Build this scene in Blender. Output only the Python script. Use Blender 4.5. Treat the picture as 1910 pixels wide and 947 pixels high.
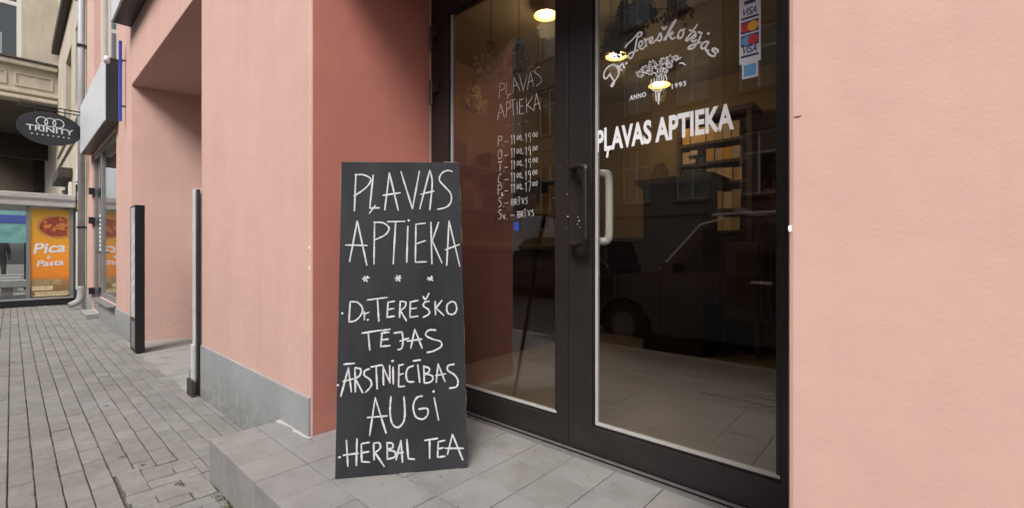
import bpy, bmesh, math, random
from mathutils import Vector
random.seed(7)
for o in list(bpy.data.objects): bpy.data.objects.remove(o)
scn = bpy.context.scene; COL = scn.collection
R = math.radians
# ------------------------------------------------------------ camera
TH = math.atan(745/834); FP = 834.0; CZ = 1.136; CAM = Vector((0, -1.0, CZ))
cd = bpy.data.cameras.new('camera'); cam = bpy.data.objects.new('camera', cd); COL.objects.link(cam)
cd.sensor_width = 36; cd.lens = 36*FP/1910; cd.clip_start = 0.02; cd.clip_end = 600
cd.shift_y = -(473.5-469.5)/1910
cam.location = CAM; cam.rotation_euler = (R(90), 0, TH); scn.camera = cam
# ------------------------------------------------------------ sky, sun, exposure
SUN_EL, SUN_AZ = R(48), R(154)          # azimuth clockwise from +Y: the light comes from over the street
w = bpy.data.worlds.new('World'); scn.world = w; w.use_nodes = True
nt = w.node_tree; nt.nodes.clear()
sky = nt.nodes.new('ShaderNodeTexSky'); sky.sky_type = 'NISHITA'; sky.sun_disc = False
sky.sun_elevation = SUN_EL; sky.sun_rotation = SUN_AZ; sky.dust_density = 4; sky.air_density = 1.0; sky.ozone_density = 1.0
hs = nt.nodes.new('ShaderNodeHueSaturation'); hs.inputs['Saturation'].default_value = 0.22   # overcast: grey sky
bg = nt.nodes.new('ShaderNodeBackground'); bg.inputs['Strength'].default_value = 0.12
wo = nt.nodes.new('ShaderNodeOutputWorld')
nt.links.new(sky.outputs[0], hs.inputs['Color']); nt.links.new(hs.outputs[0], bg.inputs[0]); nt.links.new(bg.outputs[0], wo.inputs[0])
sd = bpy.data.lights.new('sun', 'SUN'); sd.energy = 1.5; sd.angle = R(24); sd.color = (1, .97, .93)
sun = bpy.data.objects.new('sun', sd); COL.objects.link(sun); sun.location = (-4, -12, 20)
sdir = Vector((math.sin(SUN_AZ)*math.cos(SUN_EL), math.cos(SUN_AZ)*math.cos(SUN_EL), math.sin(SUN_EL)))
sun.rotation_euler = (-sdir).to_track_quat('-Z', 'Y').to_euler()
vs = scn.view_settings; vs.view_transform = 'Standard'; vs.look = 'None'; vs.gamma = 1; vs.exposure = 0.93; vs.use_curve_mapping = False

# ------------------------------------------------------------ pixel helpers (photo pixel -> ray -> known plane)
FW = Vector((-math.sin(TH), math.cos(TH), 0)); RT = Vector((math.cos(TH), math.sin(TH), 0)); UP = Vector((0, 0, 1))
def ray(x, y): return FW + RT*((x-955)/FP) + UP*((469.5-y)/FP)
def onY(x, y, Y=0.0): d = ray(x, y); return CAM + d*((Y-CAM.y)/d.y)
def onX(x, y, X): d = ray(x, y); return CAM + d*((X-CAM.x)/d.x)
def onZ(x, y, Z): d = ray(x, y); return CAM + d*((Z-CAM.z)/d.z)
def onP(x, y, p, n): d = ray(x, y); return CAM + d*((p-CAM).dot(n)/d.dot(n))

# ------------------------------------------------------------ materials
MATS = {}
def mat(name, col, rough=.6, var=.12, vscale=6.0, bump=0.0, bscale=60.0, metal=0.0, spec=.5, dirt=None, rnd=0.0, coat=0.0, stain=0.0):
    m = bpy.data.materials.new(name); m.use_nodes = True; t = m.node_tree; N = t.nodes; L = t.links
    b = N['Principled BSDF']; b.inputs['Roughness'].default_value = rough; b.inputs['Metallic'].default_value = metal
    b.inputs['Specular IOR Level'].default_value = spec
    if coat: b.inputs['Coat Weight'].default_value = coat; b.inputs['Coat Roughness'].default_value = .03
    tc = N.new('ShaderNodeTexCoord'); geo = N.new('ShaderNodeNewGeometry')
    n1 = N.new('ShaderNodeTexNoise'); n1.inputs['Scale'].default_value = vscale; n1.inputs['Detail'].default_value = 8; n1.inputs['Roughness'].default_value = .65
    L.new(geo.outputs['Position'], n1.inputs['Vector'])
    rp = N.new('ShaderNodeValToRGB'); c = Vector(col)
    rp.color_ramp.elements[0].position = .3; rp.color_ramp.elements[1].position = .72
    rp.color_ramp.elements[0].color = (*(c*(1-var)), 1); rp.color_ramp.elements[1].color = (*[min(1, v) for v in c*(1+var)], 1)
    L.new(n1.outputs['Fac'], rp.inputs[0]); out = rp.outputs[0]
    if dirt:
        n2 = N.new('ShaderNodeTexNoise'); n2.inputs['Scale'].default_value = dirt[1]; n2.inputs['Detail'].default_value = 10; n2.inputs['Roughness'].default_value = .7
        L.new(geo.outputs['Position'], n2.inputs['Vector'])
        r2 = N.new('ShaderNodeValToRGB'); r2.color_ramp.elements[0].position = dirt[2]; r2.color_ramp.elements[1].position = dirt[3]
        L.new(n2.outputs['Fac'], r2.inputs[0])
        mx = N.new('ShaderNodeMix'); mx.data_type = 'RGBA'; mx.inputs['B'].default_value = (*dirt[0], 1)
        ml = N.new('ShaderNodeMath'); ml.operation = 'MULTIPLY'; ml.inputs[1].default_value = dirt[4]
        L.new(r2.outputs[0], ml.inputs[0]); L.new(ml.outputs[0], mx.inputs['Factor']); L.new(out, mx.inputs['A']); out = mx.outputs['Result']
    if rnd:
        oi = N.new('ShaderNodeObjectInfo'); hsn = N.new('ShaderNodeHueSaturation')
        ad = N.new('ShaderNodeMath'); ad.operation = 'ADD'; L.new(oi.outputs['Random'], ad.inputs[0]); L.new(geo.outputs['Random Per Island'], ad.inputs[1])
        fr = N.new('ShaderNodeMath'); fr.operation = 'FRACT'; L.new(ad.outputs[0], fr.inputs[0])
        mr = N.new('ShaderNodeMapRange'); mr.inputs['To Min'].default_value = 1-rnd; mr.inputs['To Max'].default_value = 1+rnd
        L.new(fr.outputs[0], mr.inputs['Value']); L.new(mr.outputs[0], hsn.inputs['Value'])
        mr2 = N.new('ShaderNodeMapRange'); mr2.inputs['To Min'].default_value = .6; mr2.inputs['To Max'].default_value = 1.5
        mm = N.new('ShaderNodeMath'); mm.operation = 'MULTIPLY'; mm.inputs[1].default_value = 7.31; f2 = N.new('ShaderNodeMath'); f2.operation = 'FRACT'
        L.new(fr.outputs[0], mm.inputs[0]); L.new(mm.outputs[0], f2.inputs[0]); L.new(f2.outputs[0], mr2.inputs['Value']); L.new(mr2.outputs[0], hsn.inputs['Saturation'])
        L.new(out, hsn.inputs['Color']); out = hsn.outputs[0]
    L.new(out, b.inputs['Base Color'])
    if bump:
        n3 = N.new('ShaderNodeTexNoise'); n3.inputs['Scale'].default_value = bscale; n3.inputs['Detail'].default_value = 6
        L.new(geo.outputs['Position'], n3.inputs['Vector'])
        bp = N.new('ShaderNodeBump'); bp.inputs['Strength'].default_value = bump; bp.inputs['Distance'].default_value = .01
        L.new(n3.outputs['Fac'], bp.inputs['Height']); L.new(bp.outputs[0], b.inputs['Normal'])
    MATS[name] = m; return m
def weather(m, dark, streak=.25, splash=None, wav=.12, cracks=0.0, edge=None):
    t = m.node_tree; N = t.nodes; L = t.links; b = N['Principled BSDF']; geo = N.new('ShaderNodeNewGeometry')
    src = b.inputs['Base Color'].links[0].from_socket
    def mixin(fac, col, src):
        mx = N.new('ShaderNodeMix'); mx.data_type = 'RGBA'; mx.inputs['B'].default_value = (*col, 1); L.new(fac, mx.inputs['Factor']); L.new(src, mx.inputs['A']); return mx.outputs['Result']
    def mth(op, a, v):
        q = N.new('ShaderNodeMath'); q.operation = op; q.use_clamp = True; L.new(a, q.inputs[0])
        if isinstance(v, float): q.inputs[1].default_value = v
        else: L.new(v, q.inputs[1])
        return q.outputs[0]
    def nz(scale, vec=None, det=8, lo=.5, hi=.8):
        n = N.new('ShaderNodeTexNoise'); n.inputs['Scale'].default_value = scale; n.inputs['Detail'].default_value = det; n.inputs['Roughness'].default_value = .65; L.new(vec or geo.outputs['Position'], n.inputs['Vector'])
        r = N.new('ShaderNodeMapRange'); r.inputs['From Min'].default_value = lo; r.inputs['From Max'].default_value = hi; L.new(n.outputs['Fac'], r.inputs['Value']); return r.outputs[0]
    mp = N.new('ShaderNodeMapping'); mp.inputs['Scale'].default_value = (1, 1, .12); L.new(geo.outputs['Position'], mp.inputs['Vector'])
    if streak: src = mixin(mth('MULTIPLY', nz(5, mp.outputs[0], 6, .42, .85), streak), dark, src); src = mixin(mth('MULTIPLY', nz(.7, None, 5, .45, .75), streak*.9), dark, src)
    if splash:
        sp_ = N.new('ShaderNodeSeparateXYZ'); L.new(geo.outputs['Position'], sp_.inputs[0]); mr = N.new('ShaderNodeMapRange'); mr.inputs['From Min'].default_value = splash[0]; mr.inputs['From Max'].default_value = splash[1]; mr.inputs['To Min'].default_value = 1; mr.inputs['To Max'].default_value = 0
        L.new(sp_.outputs['Z'], mr.inputs['Value']); src = mixin(mth('MULTIPLY', mth('MULTIPLY', nz(14, None, 10, .38, .62), mr.outputs[0]), splash[3]), splash[2], src)
    if cracks:
        v = N.new('ShaderNodeTexVoronoi'); v.feature = 'DISTANCE_TO_EDGE'; v.inputs['Scale'].default_value = 1.1
        n = N.new('ShaderNodeTexNoise'); n.inputs['Scale'].default_value = 4; n.inputs['Detail'].default_value = 6; L.new(geo.outputs['Position'], n.inputs['Vector'])
        ad = N.new('ShaderNodeVectorMath'); ad.operation = 'ADD'; L.new(geo.outputs['Position'], ad.inputs[0]); L.new(n.outputs['Color'], ad.inputs[1]); L.new(ad.outputs[0], v.inputs['Vector'])
        r = N.new('ShaderNodeMapRange'); r.inputs['From Min'].default_value = 0; r.inputs['From Max'].default_value = .0025; r.inputs['To Min'].default_value = 1; r.inputs['To Max'].default_value = 0; L.new(v.outputs['Distance'], r.inputs['Value'])
        src = mixin(mth('MULTIPLY', mth('MULTIPLY', r.outputs[0], nz(1.6, None, 3, .52, .62)), cracks), dark, src)
    L.new(src, b.inputs['Base Color'])
    if wav:
        n = N.new('ShaderNodeTexNoise'); n.inputs['Scale'].default_value = 4.5; n.inputs['Detail'].default_value = 5; L.new(geo.outputs['Position'], n.inputs['Vector'])
        bp = N.new('ShaderNodeBump'); bp.inputs['Strength'].default_value = wav; bp.inputs['Distance'].default_value = .05; L.new(n.outputs['Fac'], bp.inputs['Height'])
        if b.inputs['Normal'].links: L.new(b.inputs['Normal'].links[0].from_socket, bp.inputs['Normal'])
        L.new(bp.outputs[0], b.inputs['Normal'])
def glassmat(name, tint=(.9, .92, .9), ior=1.5, boost=1.0):
    m = bpy.data.materials.new(name); m.use_nodes = True; N = m.node_tree.nodes; L = m.node_tree.links; N.clear()
    tr = N.new('ShaderNodeBsdfTransparent'); tr.inputs[0].default_value = (*tint, 1)
    gl = N.new('ShaderNodeBsdfGlossy'); gl.inputs['Roughness'].default_value = 0.0; gl.inputs[0].default_value = (boost, boost, boost, 1)
    fr = N.new('ShaderNodeFresnel'); fr.inputs['IOR'].default_value = ior
    no = N.new('ShaderNodeTexNoise'); no.inputs['Scale'].default_value = 1.7; no.inputs['Detail'].default_value = 1
    ge = N.new('ShaderNodeNewGeometry'); L.new(ge.outputs['Position'], no.inputs['Vector'])
    mi = N.new('ShaderNodeMapRange'); mi.inputs['To Min'].default_value = ior; mi.inputs['To Max'].default_value = 1/ior   # thin pane: same reflectance on both faces
    L.new(ge.outputs['Backfacing'], mi.inputs['Value']); L.new(mi.outputs[0], fr.inputs['IOR'])
    bp = N.new('ShaderNodeBump'); bp.inputs['Strength'].default_value = .02; bp.inputs['Distance'].default_value = .02; L.new(no.outputs['Fac'], bp.inputs['Height']); L.new(bp.outputs[0], gl.inputs['Normal'])
    mx = N.new('ShaderNodeMixShader'); o = N.new('ShaderNodeOutputMaterial')
    L.new(fr.outputs[0], mx.inputs[0]); L.new(tr.outputs[0], mx.inputs[1]); L.new(gl.outputs[0], mx.inputs[2]); L.new(mx.outputs[0], o.inputs[0])
    MATS[name] = m; return m
def emit(name, col, s):
    m = bpy.data.materials.new(name); m.use_nodes = True; b = m.node_tree.nodes['Principled BSDF']
    b.inputs['Base Color'].default_value = (*col, 1); b.inputs['Emission Color'].default_value = (*col, 1); b.inputs['Emission Strength'].default_value = s
    MATS[name] = m; return m

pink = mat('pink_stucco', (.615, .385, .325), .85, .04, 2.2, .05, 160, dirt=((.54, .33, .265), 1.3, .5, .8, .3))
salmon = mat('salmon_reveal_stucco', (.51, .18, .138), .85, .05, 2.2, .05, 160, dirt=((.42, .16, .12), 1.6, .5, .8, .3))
cream = mat('cream_stucco', (.50, .44, .35), .85, .10, 1.2, .12, 60, dirt=((.30, .25, .2), .9, .55, .8, .45))
plinthm = mat('grey_plinth_paint', (.31, .32, .325), .75, .07, 5, .15, 90, dirt=((.24, .24, .23), 3, .55, .8, .5))
paverm = mat('concrete_paver', (.245, .237, .222), .85, .14, 22, .35, 130, rnd=.11, dirt=((.145, .138, .13), 9, .5, .75, .5))
sandm = mat('dark_joint_sand', (.095, .088, .08), .95, .3, 40, .3, 90)
tilem = mat('grey_stone_tile', (.262, .254, .247), .55, .05, 9, .06, 150, rnd=.035, dirt=((.155, .147, .138), 6, .45, .72, .65))
groutm = mat('grout', (.15, .14, .135), .9, .15, 30)
concm = mat('worn_concrete', (.30, .29, .275), .9, .18, 5, .4, 50, dirt=((.12, .11, .10), 4, .5, .7, .6))
asph = mat('asphalt', (.06, .06, .06), .85, .25, 20, .3, 120)
kerbm = mat('granite_kerb', (.30, .29, .28), .8, .15, 20, .2, 80)
doorm = mat('dark_brown_aluminium', (.020, .0155, .0155), .38, .15, 7, .02, 200, dirt=((.05, .042, .04), 8, .55, .8, .5))
beadm = mat('grey_glazing_bead', (.46, .44, .42), .5, .06, 10)
gasket = mat('rubber_gasket', (.012, .011, .011), .6, .1, 10)
handled = mat('dark_handle_plastic', (.018, .015, .014), .28, .1, 10, dirt=((.08, .07, .065), 60, .62, .75, .7))
handlel = mat('pale_handle_paint', (.80, .78, .74), .35, .05, 10)
blackb = mat('chalkboard_black', (.014, .0145, .017), .8, .22, 3.5, .03, 90, spec=.3, dirt=((.032, .033, .038), 2.2, .45, .8, .55))
woodm = mat('raw_board_edge', (.20, .19, .18), .8, .2, 30)
chalk = mat('white_chalk', (.56, .55, .56), .95, .32, 150, .3, 400)
chalk2 = mat('glass_chalk_marker', (.55, .53, .51), .95, .35, 90)
vinyl = mat('white_vinyl', (.93, .92, .93), .45, .03, 20)
steel = mat('galvanised_steel', (.55, .55, .56), .35, .12, 12, .05, 50, metal=.9)
darkmet = mat('black_metal', (.012, .012, .014), .35, .2, 15)
signw = mat('white_sign_panel', (.62, .63, .65), .35, .04, 3)
signd = mat('dark_sign_side', (.014, .018, .020), .4, .1, 6)
bluem = mat('blue_sign_paint', (.03, .06, .36), .4, .08, 10)
ovalm = mat('black_sign_face', (.016, .017, .022), .35, .1, 8)
maroon = mat('maroon_cladding', (.045, .010, .012), .6, .15, 4)
brownm = mat('dark_brown_trim', (.045, .034, .026), .6, .2, 6)
soffm = mat('brown_soffit', (.11, .085, .062), .8, .15, 3)
whitem = mat('white_window_paint', (.62, .60, .57), .5, .06, 10)
darkroom = mat('dark_room', (.03, .028, .027), .8, .2, 2)
greyframe = mat('grey_aluminium', (.20, .20, .20), .4, .1, 10)
canopym = mat('grey_canopy_metal', (.42, .40, .38), .45, .1, 4)
drain = mat('zinc_pipe', (.34, .34, .36), .5, .12, 9)
moss = mat('moss', (.085, .095, .030), .95, .4, 60)
ochre = mat('ochre_wall', (.27, .185, .085), .85, .1, 3)
intceil = mat('interior_ceiling', (.30, .24, .15), .85, .05, 3)
intfloor = mat('interior_floor', (.20, .155, .115), .42, .12, 4, .02, 40)
iwood = mat('dark_red_wood', (.052, .024, .014), .5, .3, 8)
cabm = mat('blackish_wood', (.018, .013, .010), .45, .3, 8)
shelfm = mat('shelf_wood', (.055, .032, .018), .55, .2, 9)
kraft = mat('kraft_card', (.62, .43, .24), .8, .08, 14, rnd=.22)
beige = mat('beige_cabinet', (.34, .25, .13), .6, .06, 4)
herbm = mat('dried_herb', (.50, .42, .24), .9, .3, 60, rnd=.35)
herbg = mat('green_dried_herb', (.10, .11, .045), .9, .35, 60, rnd=.35)
herbr = mat('red_dried_flower', (.22, .035, .025), .9, .3, 60, rnd=.3)
stringm = mat('string', (.12, .08, .05), .9, .1, 30)
carp = mat('black_car_paint', (.008, .008, .010), .18, .05, 3, coat=1.0)
carg = mat('car_glass_dark', (.01, .011, .012), .04, .05, 3)
chrome = mat('chrome', (.75, .75, .76), .12, .03, 10, metal=1)
tyre = mat('tyre_rubber', (.015, .015, .015), .85, .2, 20)
whitepaint = mat('white_van_paint', (.6, .6, .6), .25, .03, 3)
oppm = mat('grey_render', (.20, .185, .175), .85, .12, 1.2, .1, 40)
oppm2 = mat('brown_brick_render', (.15, .10, .08), .85, .15, 1.5, .1, 40)
curtain = mat('pale_curtain', (.62, .63, .66), .9, .15, 8)
glass = glassmat('door_glass', (.88, .88, .86), 1.78)
glassp = glassmat('porch_glass', (.96, .98, .97), 1.45)
glassw = glassmat('window_glass', (.85, .88, .87), 1.6)
jarm = glassmat('jar_glass', (.85, .8, .7), 1.45)
lampm = emit('lamp_glow', (1, .82, .55), 26)
bulbm = emit('bulb_glow', (1, .88, .68), 40)
cloth = mat('dark_coat', (.018, .018, .022), .9, .2, 20)
skin = mat('skin', (.45, .28, .21), .6, .05, 20)
teal = mat('teal_sign', (.16, .38, .38), .5, .3, 5)
gblock = mat('grey_block', (.33, .33, .33), .7, .1, 9)

weather(pink, (.44, .255, .215), .30, (.15, 1.1, (.42, .30, .26), .45), .10, .55)
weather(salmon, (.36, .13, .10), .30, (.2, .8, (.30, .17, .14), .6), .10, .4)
weather(plinthm, (.20, .20, .195), .45, (.0, .30, (.13, .125, .115), .75), .10, .3)
weather(cream, (.26, .21, .16), .5, (.0, 1.2, (.2, .17, .14), .6), .10, .4)
weather(paverm, (.125, .115, .10), .55, None, .04, 0)
weather(blackb, (.055, .056, .062), .55, None, 0, 0)
weather(tilem, (.17, .16, .15), 0, None, .05, 0)
# ------------------------------------------------------------ mesh helpers
def wl(o):
    v = Vector((0, 0, 0))
    while o is not None: v = v + o.location; o = o.parent
    return v
class MB:
    def __init__(s): s.v = []; s.f = []; s.mi = []
    def add(s, vs, fs, mi=0):
        b = len(s.v); s.v += [Vector(p) for p in vs]; s.f += [tuple(b+i for i in f) for f in fs]; s.mi += [mi]*len(fs); return s
    def box(s, x0, x1, y0, y1, z0, z1, mi=0):
        return s.add([(x0,y0,z0),(x1,y0,z0),(x1,y1,z0),(x0,y1,z0),(x0,y0,z1),(x1,y0,z1),(x1,y1,z1),(x0,y1,z1)],
                     [(0,3,2,1),(4,5,6,7),(0,1,5,4),(1,2,6,5),(2,3,7,6),(3,0,4,7)], mi)
    def hexa(s, p, mi=0):   # 8 corners: 4 bottom ring, 4 top ring
        return s.add(p, [(0,3,2,1),(4,5,6,7),(0,1,5,4),(1,2,6,5),(2,3,7,6),(3,0,4,7)], mi)
    def tube(s, pts, r, n=8, mi=0, cap=True):
        pts = [Vector(p) for p in pts]; rs = r if isinstance(r, (list, tuple)) else [r]*len(pts)
        b = len(s.v); ref = None
        for i, p in enumerate(pts):
            t = (pts[min(i+1, len(pts)-1)]-pts[max(i-1, 0)]).normalized()
            if ref is None: ref = t.orthogonal().normalized()
            u = (ref - t*ref.dot(t)); u = u.normalized() if u.length > 1e-6 else t.orthogonal().normalized(); ref = u
            q = t.cross(u)
            for k in range(n):
                a = 2*math.pi*k/n; s.v.append(p + (u*math.cos(a)+q*math.sin(a))*rs[i])
        for i in range(len(pts)-1):
            for k in range(n):
                k2 = (k+1) % n; s.f.append((b+i*n+k, b+i*n+k2, b+(i+1)*n+k2, b+(i+1)*n+k)); s.mi.append(mi)
        if cap:
            s.f.append(tuple(b+k for k in range(n))[::-1]); s.mi.append(mi)
            s.f.append(tuple(b+(len(pts)-1)*n+k for k in range(n))); s.mi.append(mi)
        return s
    def lathe(s, c, prof, n=24, mi=0):   # prof: (r, z)
        c = Vector(c); b = len(s.v)
        for r, z in prof:
            for k in range(n): a = 2*math.pi*k/n; s.v.append(c+Vector((r*math.cos(a), r*math.sin(a), z)))
        for i in range(len(prof)-1):
            for k in range(n):
                k2 = (k+1) % n; s.f.append((b+i*n+k, b+i*n+k2, b+(i+1)*n+k2, b+(i+1)*n+k)); s.mi.append(mi)
        return s
    def prism(s, poly, y0, y1, mi=0):   # poly in (x, z), extruded along y
        n = len(poly); vs = [(x, y0, z) for x, z in poly]+[(x, y1, z) for x, z in poly]
        fs = [tuple(range(n)), tuple(range(2*n-1, n-1, -1))]+[(i, i+n, (i+1) % n+n, (i+1) % n) for i in range(n)]
        return s.add(vs, fs, mi)
    def build(s, name, m, parent=None, smooth=False, bevel=0):
        o0 = wl(parent) if parent else Vector((0, 0, 0))
        me = bpy.data.meshes.new(name); me.from_pydata([tuple(p-o0) for p in s.v], [], s.f); me.update()
        ms = m if isinstance(m, (list, tuple)) else [m]
        for q in ms: me.materials.append(q)
        for i, p in enumerate(me.polygons): p.material_index = s.mi[i]; p.use_smooth = smooth
        bm = bmesh.new(); bm.from_mesh(me); bmesh.ops.recalc_face_normals(bm, faces=bm.faces); bm.to_mesh(me); bm.free()
        o = bpy.data.objects.new(name, me); COL.objects.link(o)
        if parent: o.parent = parent
        if bevel:
            bv = o.modifiers.new('bevel', 'BEVEL'); bv.width = bevel; bv.segments = 2; bv.limit_method = 'ANGLE'; bv.angle_limit = R(40)
        return o
def B(*a): return MB().box(*a)
def tag(o, label=None, cat=None, group=None, kind=None):
    if label: o['label'] = label
    if cat: o['category'] = cat
    if group: o['group'] = group
    if kind: o['kind'] = kind
    return o
def thing(name, loc, label, cat, group=None):
    e = bpy.data.objects.new(name, None); e.empty_display_size = .1; COL.objects.link(e); e.location = Vector(loc)
    return tag(e, label, cat, group)
def wall(mb, x0, x1, z0, z1, y0, y1, holes, mi=0):
    """slab in XZ with rectangular holes (hx0,hx1,hz0,hz1), front y0 back y1"""
    xs = sorted({x0, x1, *[min(max(v, x0), x1) for h in holes for v in h[:2]]}); zs = sorted({z0, z1, *[min(max(v, z0), z1) for h in holes for v in h[2:]]})
    def full(i, j):
        if i < 0 or j < 0 or i >= len(xs)-1 or j >= len(zs)-1: return False
        cx, cz = (xs[i]+xs[i+1])/2, (zs[j]+zs[j+1])/2
        return not any(h[0] < cx < h[1] and h[2] < cz < h[3] for h in holes)
    V = {}
    def vid(i, j, k):
        if (i, j, k) not in V: V[(i, j, k)] = len(mb.v); mb.v.append(Vector((xs[i], (y0, y1)[k], zs[j])))
        return V[(i, j, k)]
    for i in range(len(xs)-1):
        for j in range(len(zs)-1):
            if not full(i, j): continue
            q = [(i, j), (i+1, j), (i+1, j+1), (i, j+1)]
            mb.f.append(tuple(vid(a, b, 0) for a, b in q)); mb.f.append(tuple(vid(a, b, 1) for a, b in reversed(q))); mb.mi += [mi, mi]
            for (di, dj), (a, b) in (((0, -1), (q[0], q[1])), ((1, 0), (q[1], q[2])), ((0, 1), (q[2], q[3])), ((-1, 0), (q[3], q[0]))):
                if not full(i+di, j+dj): mb.f.append((vid(*a, 0), vid(*a, 1), vid(*b, 1), vid(*b, 0))); mb.mi.append(mi)
    return mb
def smoothpts(pts, sub=5):
    if len(pts) < 3: return pts
    out = []; P = [pts[0]]+list(pts)+[pts[-1]]
    for i in range(1, len(P)-2):
        for k in range(sub):
            t = k/sub; a, b, c, d = P[i-1], P[i], P[i+1], P[i+2]
            out.append(.5*((2*b)+(c-a)*t+(2*a-5*b+4*c-d)*t*t+(3*b-a-3*c+d)*t**3))
    out.append(pts[-1]); return out
def ribbon(mb, pts, n, wd, th=.0016, jit=.15, sub=5, off=0.0):
    """hand-drawn stroke: raised strip on a plane with normal n"""
    pts = [Vector(p) for p in pts]
    if len(pts) == 2:
        pts = [pts[0].lerp(pts[1], t/4) for t in range(5)]
    else: pts = smoothpts(pts, sub)
    pts = [p + n*off for p in pts]; b = len(mb.v); m = len(pts)
    for i, p in enumerate(pts):
        t = (pts[min(i+1, m-1)]-pts[max(i-1, 0)])
        t = t.normalized() if t.length > 1e-9 else Vector((0, 0, 1))
        s = n.cross(t).normalized()*wd*.5*(1+random.uniform(-jit, jit))
        if i in (0, m-1): s = s*.75; p = p + t*(wd*.3 if i else -wd*.3)
        for q in (p-s, p-s*.7+n*th, p+s*.7+n*th, p+s): mb.v.append(q)
    for i in range(m-1):
        for k in range(3):
            mb.f.append((b+i*4+k, b+i*4+k+1, b+(i+1)*4+k+1, b+(i+1)*4+k)); mb.mi.append(0)
    for e in (0, m-1): mb.f.append((b+e*4, b+e*4+1, b+e*4+2, b+e*4+3)); mb.mi.append(0)
def dot(mb, p, n, r, th=.0016):
    u = n.orthogonal().normalized(); q = n.cross(u); b = len(mb.v)
    for k in range(8):
        a = k*math.pi/4; mb.v.append(p+(u*math.cos(a)+q*math.sin(a))*r*random.uniform(.8, 1.2))
    for k in range(8): mb.v.append(mb.v[b+k].lerp(p, .3)+n*th)
    for k in range(8): mb.f.append((b+k, b+(k+1) % 8, b+8+(k+1) % 8, b+8+k)); mb.mi.append(0)
    mb.f.append(tuple(b+8+k for k in range(8))); mb.mi.append(0)
def text(mb, s, org, ux, uz, width=None, height=1.0, embolden=0.0, th=.001, shear=0.0, spacing=1.0):
    """built-in font, laid on the plane spanned by ux (writing direction) and uz (up)"""
    c = bpy.data.curves.new('t', 'FONT'); c.body = s; c.offset = embolden; c.extrude = .01; c.shear = shear; c.space_character = spacing; c.resolution_u = 4
    o = bpy.data.objects.new('t', c); COL.objects.link(o); dg = bpy.context.evaluated_depsgraph_get()
    me = bpy.data.meshes.new_from_object(o.evaluated_get(dg)); co = [v.co.copy() for v in me.vertices]
    x0 = min(v.x for v in co); x1 = max(v.x for v in co)
    cap = .729
    ux = Vector(ux).normalized(); uz = Vector(uz).normalized(); n = ux.cross(uz); sz = height/cap; sx = (width/(x1-x0)) if width else sz
    b = len(mb.v); zz = max(v.z for v in co) or 1
    for v in co: mb.v.append(Vector(org)+ux*((v.x-x0)*sx)+uz*(v.y*sz)+n*(th*(v.z/zz)))
    for p in me.polygons: mb.f.append(tuple(b+i for i in p.vertices)); mb.mi.append(0)
    bpy.data.objects.remove(o); bpy.data.meshes.remove(me); bpy.data.curves.remove(c)
    return mb
z_ = lambda rel: rel+CZ
STEP = z_(-.924); DY = .743

# ============================================================ SETTING
tag(B(-70, 40, -60, 40, -.40, -.16).build('ground', asph), kind='structure')
tag(B(-60, 20, -9.0, -2.40, -.15, -.10).build('road', asph), kind='structure')
tag(B(-60, 20, -2.40, -2.26, -.15, .006).build('kerb', kerbm, bevel=.01), kind='structure')
tag(B(-60, 20, -9.15, -9.0, -.15, .0).build('kerb', kerbm, bevel=.01), kind='structure')
tag(B(-60, 20, -13, -9.15, -.15, -.004).build('opposite_pavement', concm), kind='structure')
pav = tag(B(-60, 20, -2.26, 0.05, -.15, -.013).build('pavement', sandm), kind='structure')
tag(B(-7.6, -4.18, .0505, 7.0, -.1, .004).build('passage_floor', concm), kind='structure')
# passage entrance: worn concrete apron lapping over the bed
bm = MB(); rr = random.Random(3)
edge = [(-7.3+i*.155, -.055+rr.uniform(-.03, .02)) for i in range(21)]
top = [(x, y, .003) for x, y in edge]+[(x, .06, .006) for x, y in reversed(edge)]
bm.add(top+[(x, y, -.02) for x, y, z in top], [tuple(range(42))]+[(i, i+1, 43+i, 42+i) for i in range(41)])
tag(bm.build('passage_apron', concm), kind='structure')

# pavers
PL, PW, PITCHX, PITCHY = .1995, .0838, .2035, .0885
def paver_mesh(l, wd, seed):
    r = random.Random(seed); c = .0035; h = .03
    def ring(a, b, z): return [(-a+r.uniform(-.0015, .0015), -b+r.uniform(-.0012, .0012), z), (a+r.uniform(-.0015, .0015), -b+r.uniform(-.0012, .0012), z), (a+r.uniform(-.0015, .0015), b+r.uniform(-.0012, .0012), z), (-a+r.uniform(-.0015, .0015), b+r.uniform(-.0012, .0012), z)]
    v = ring(l/2, wd/2, -h)+ring(l/2, wd/2, -c)+ring(l/2-c, wd/2-c, 0)
    f = [(8, 9, 10, 11)]
    for a in (0, 4):
        for i in range(4): j = (i+1) % 4; f.append((a+i, a+j, a+4+j, a+4+i))
    return v, f
PMESH = []
for s in range(6):
    me = bpy.data.meshes.new('paver'); v, f = paver_mesh(PL, PW, s); me.from_pydata(v, [], f); me.materials.append(paverm); PMESH.append(me)
PX0, PX1, PY0, PY1 = -3.005, -.9, -.660, -.392
def clip(x, l, y):     # cut a paver against the step, the patch
    a, b = x-l/2, x+l/2
    if PY0 < y < PY1: lim = PX0
    elif y > PY1: lim = -2.598
    else: return a, b
    if a >= lim and (y > PY1 or a < PX1): return None
    return a, (min(b, lim) if a < lim else b)
cells = []; row = 0; y = -.021
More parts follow.
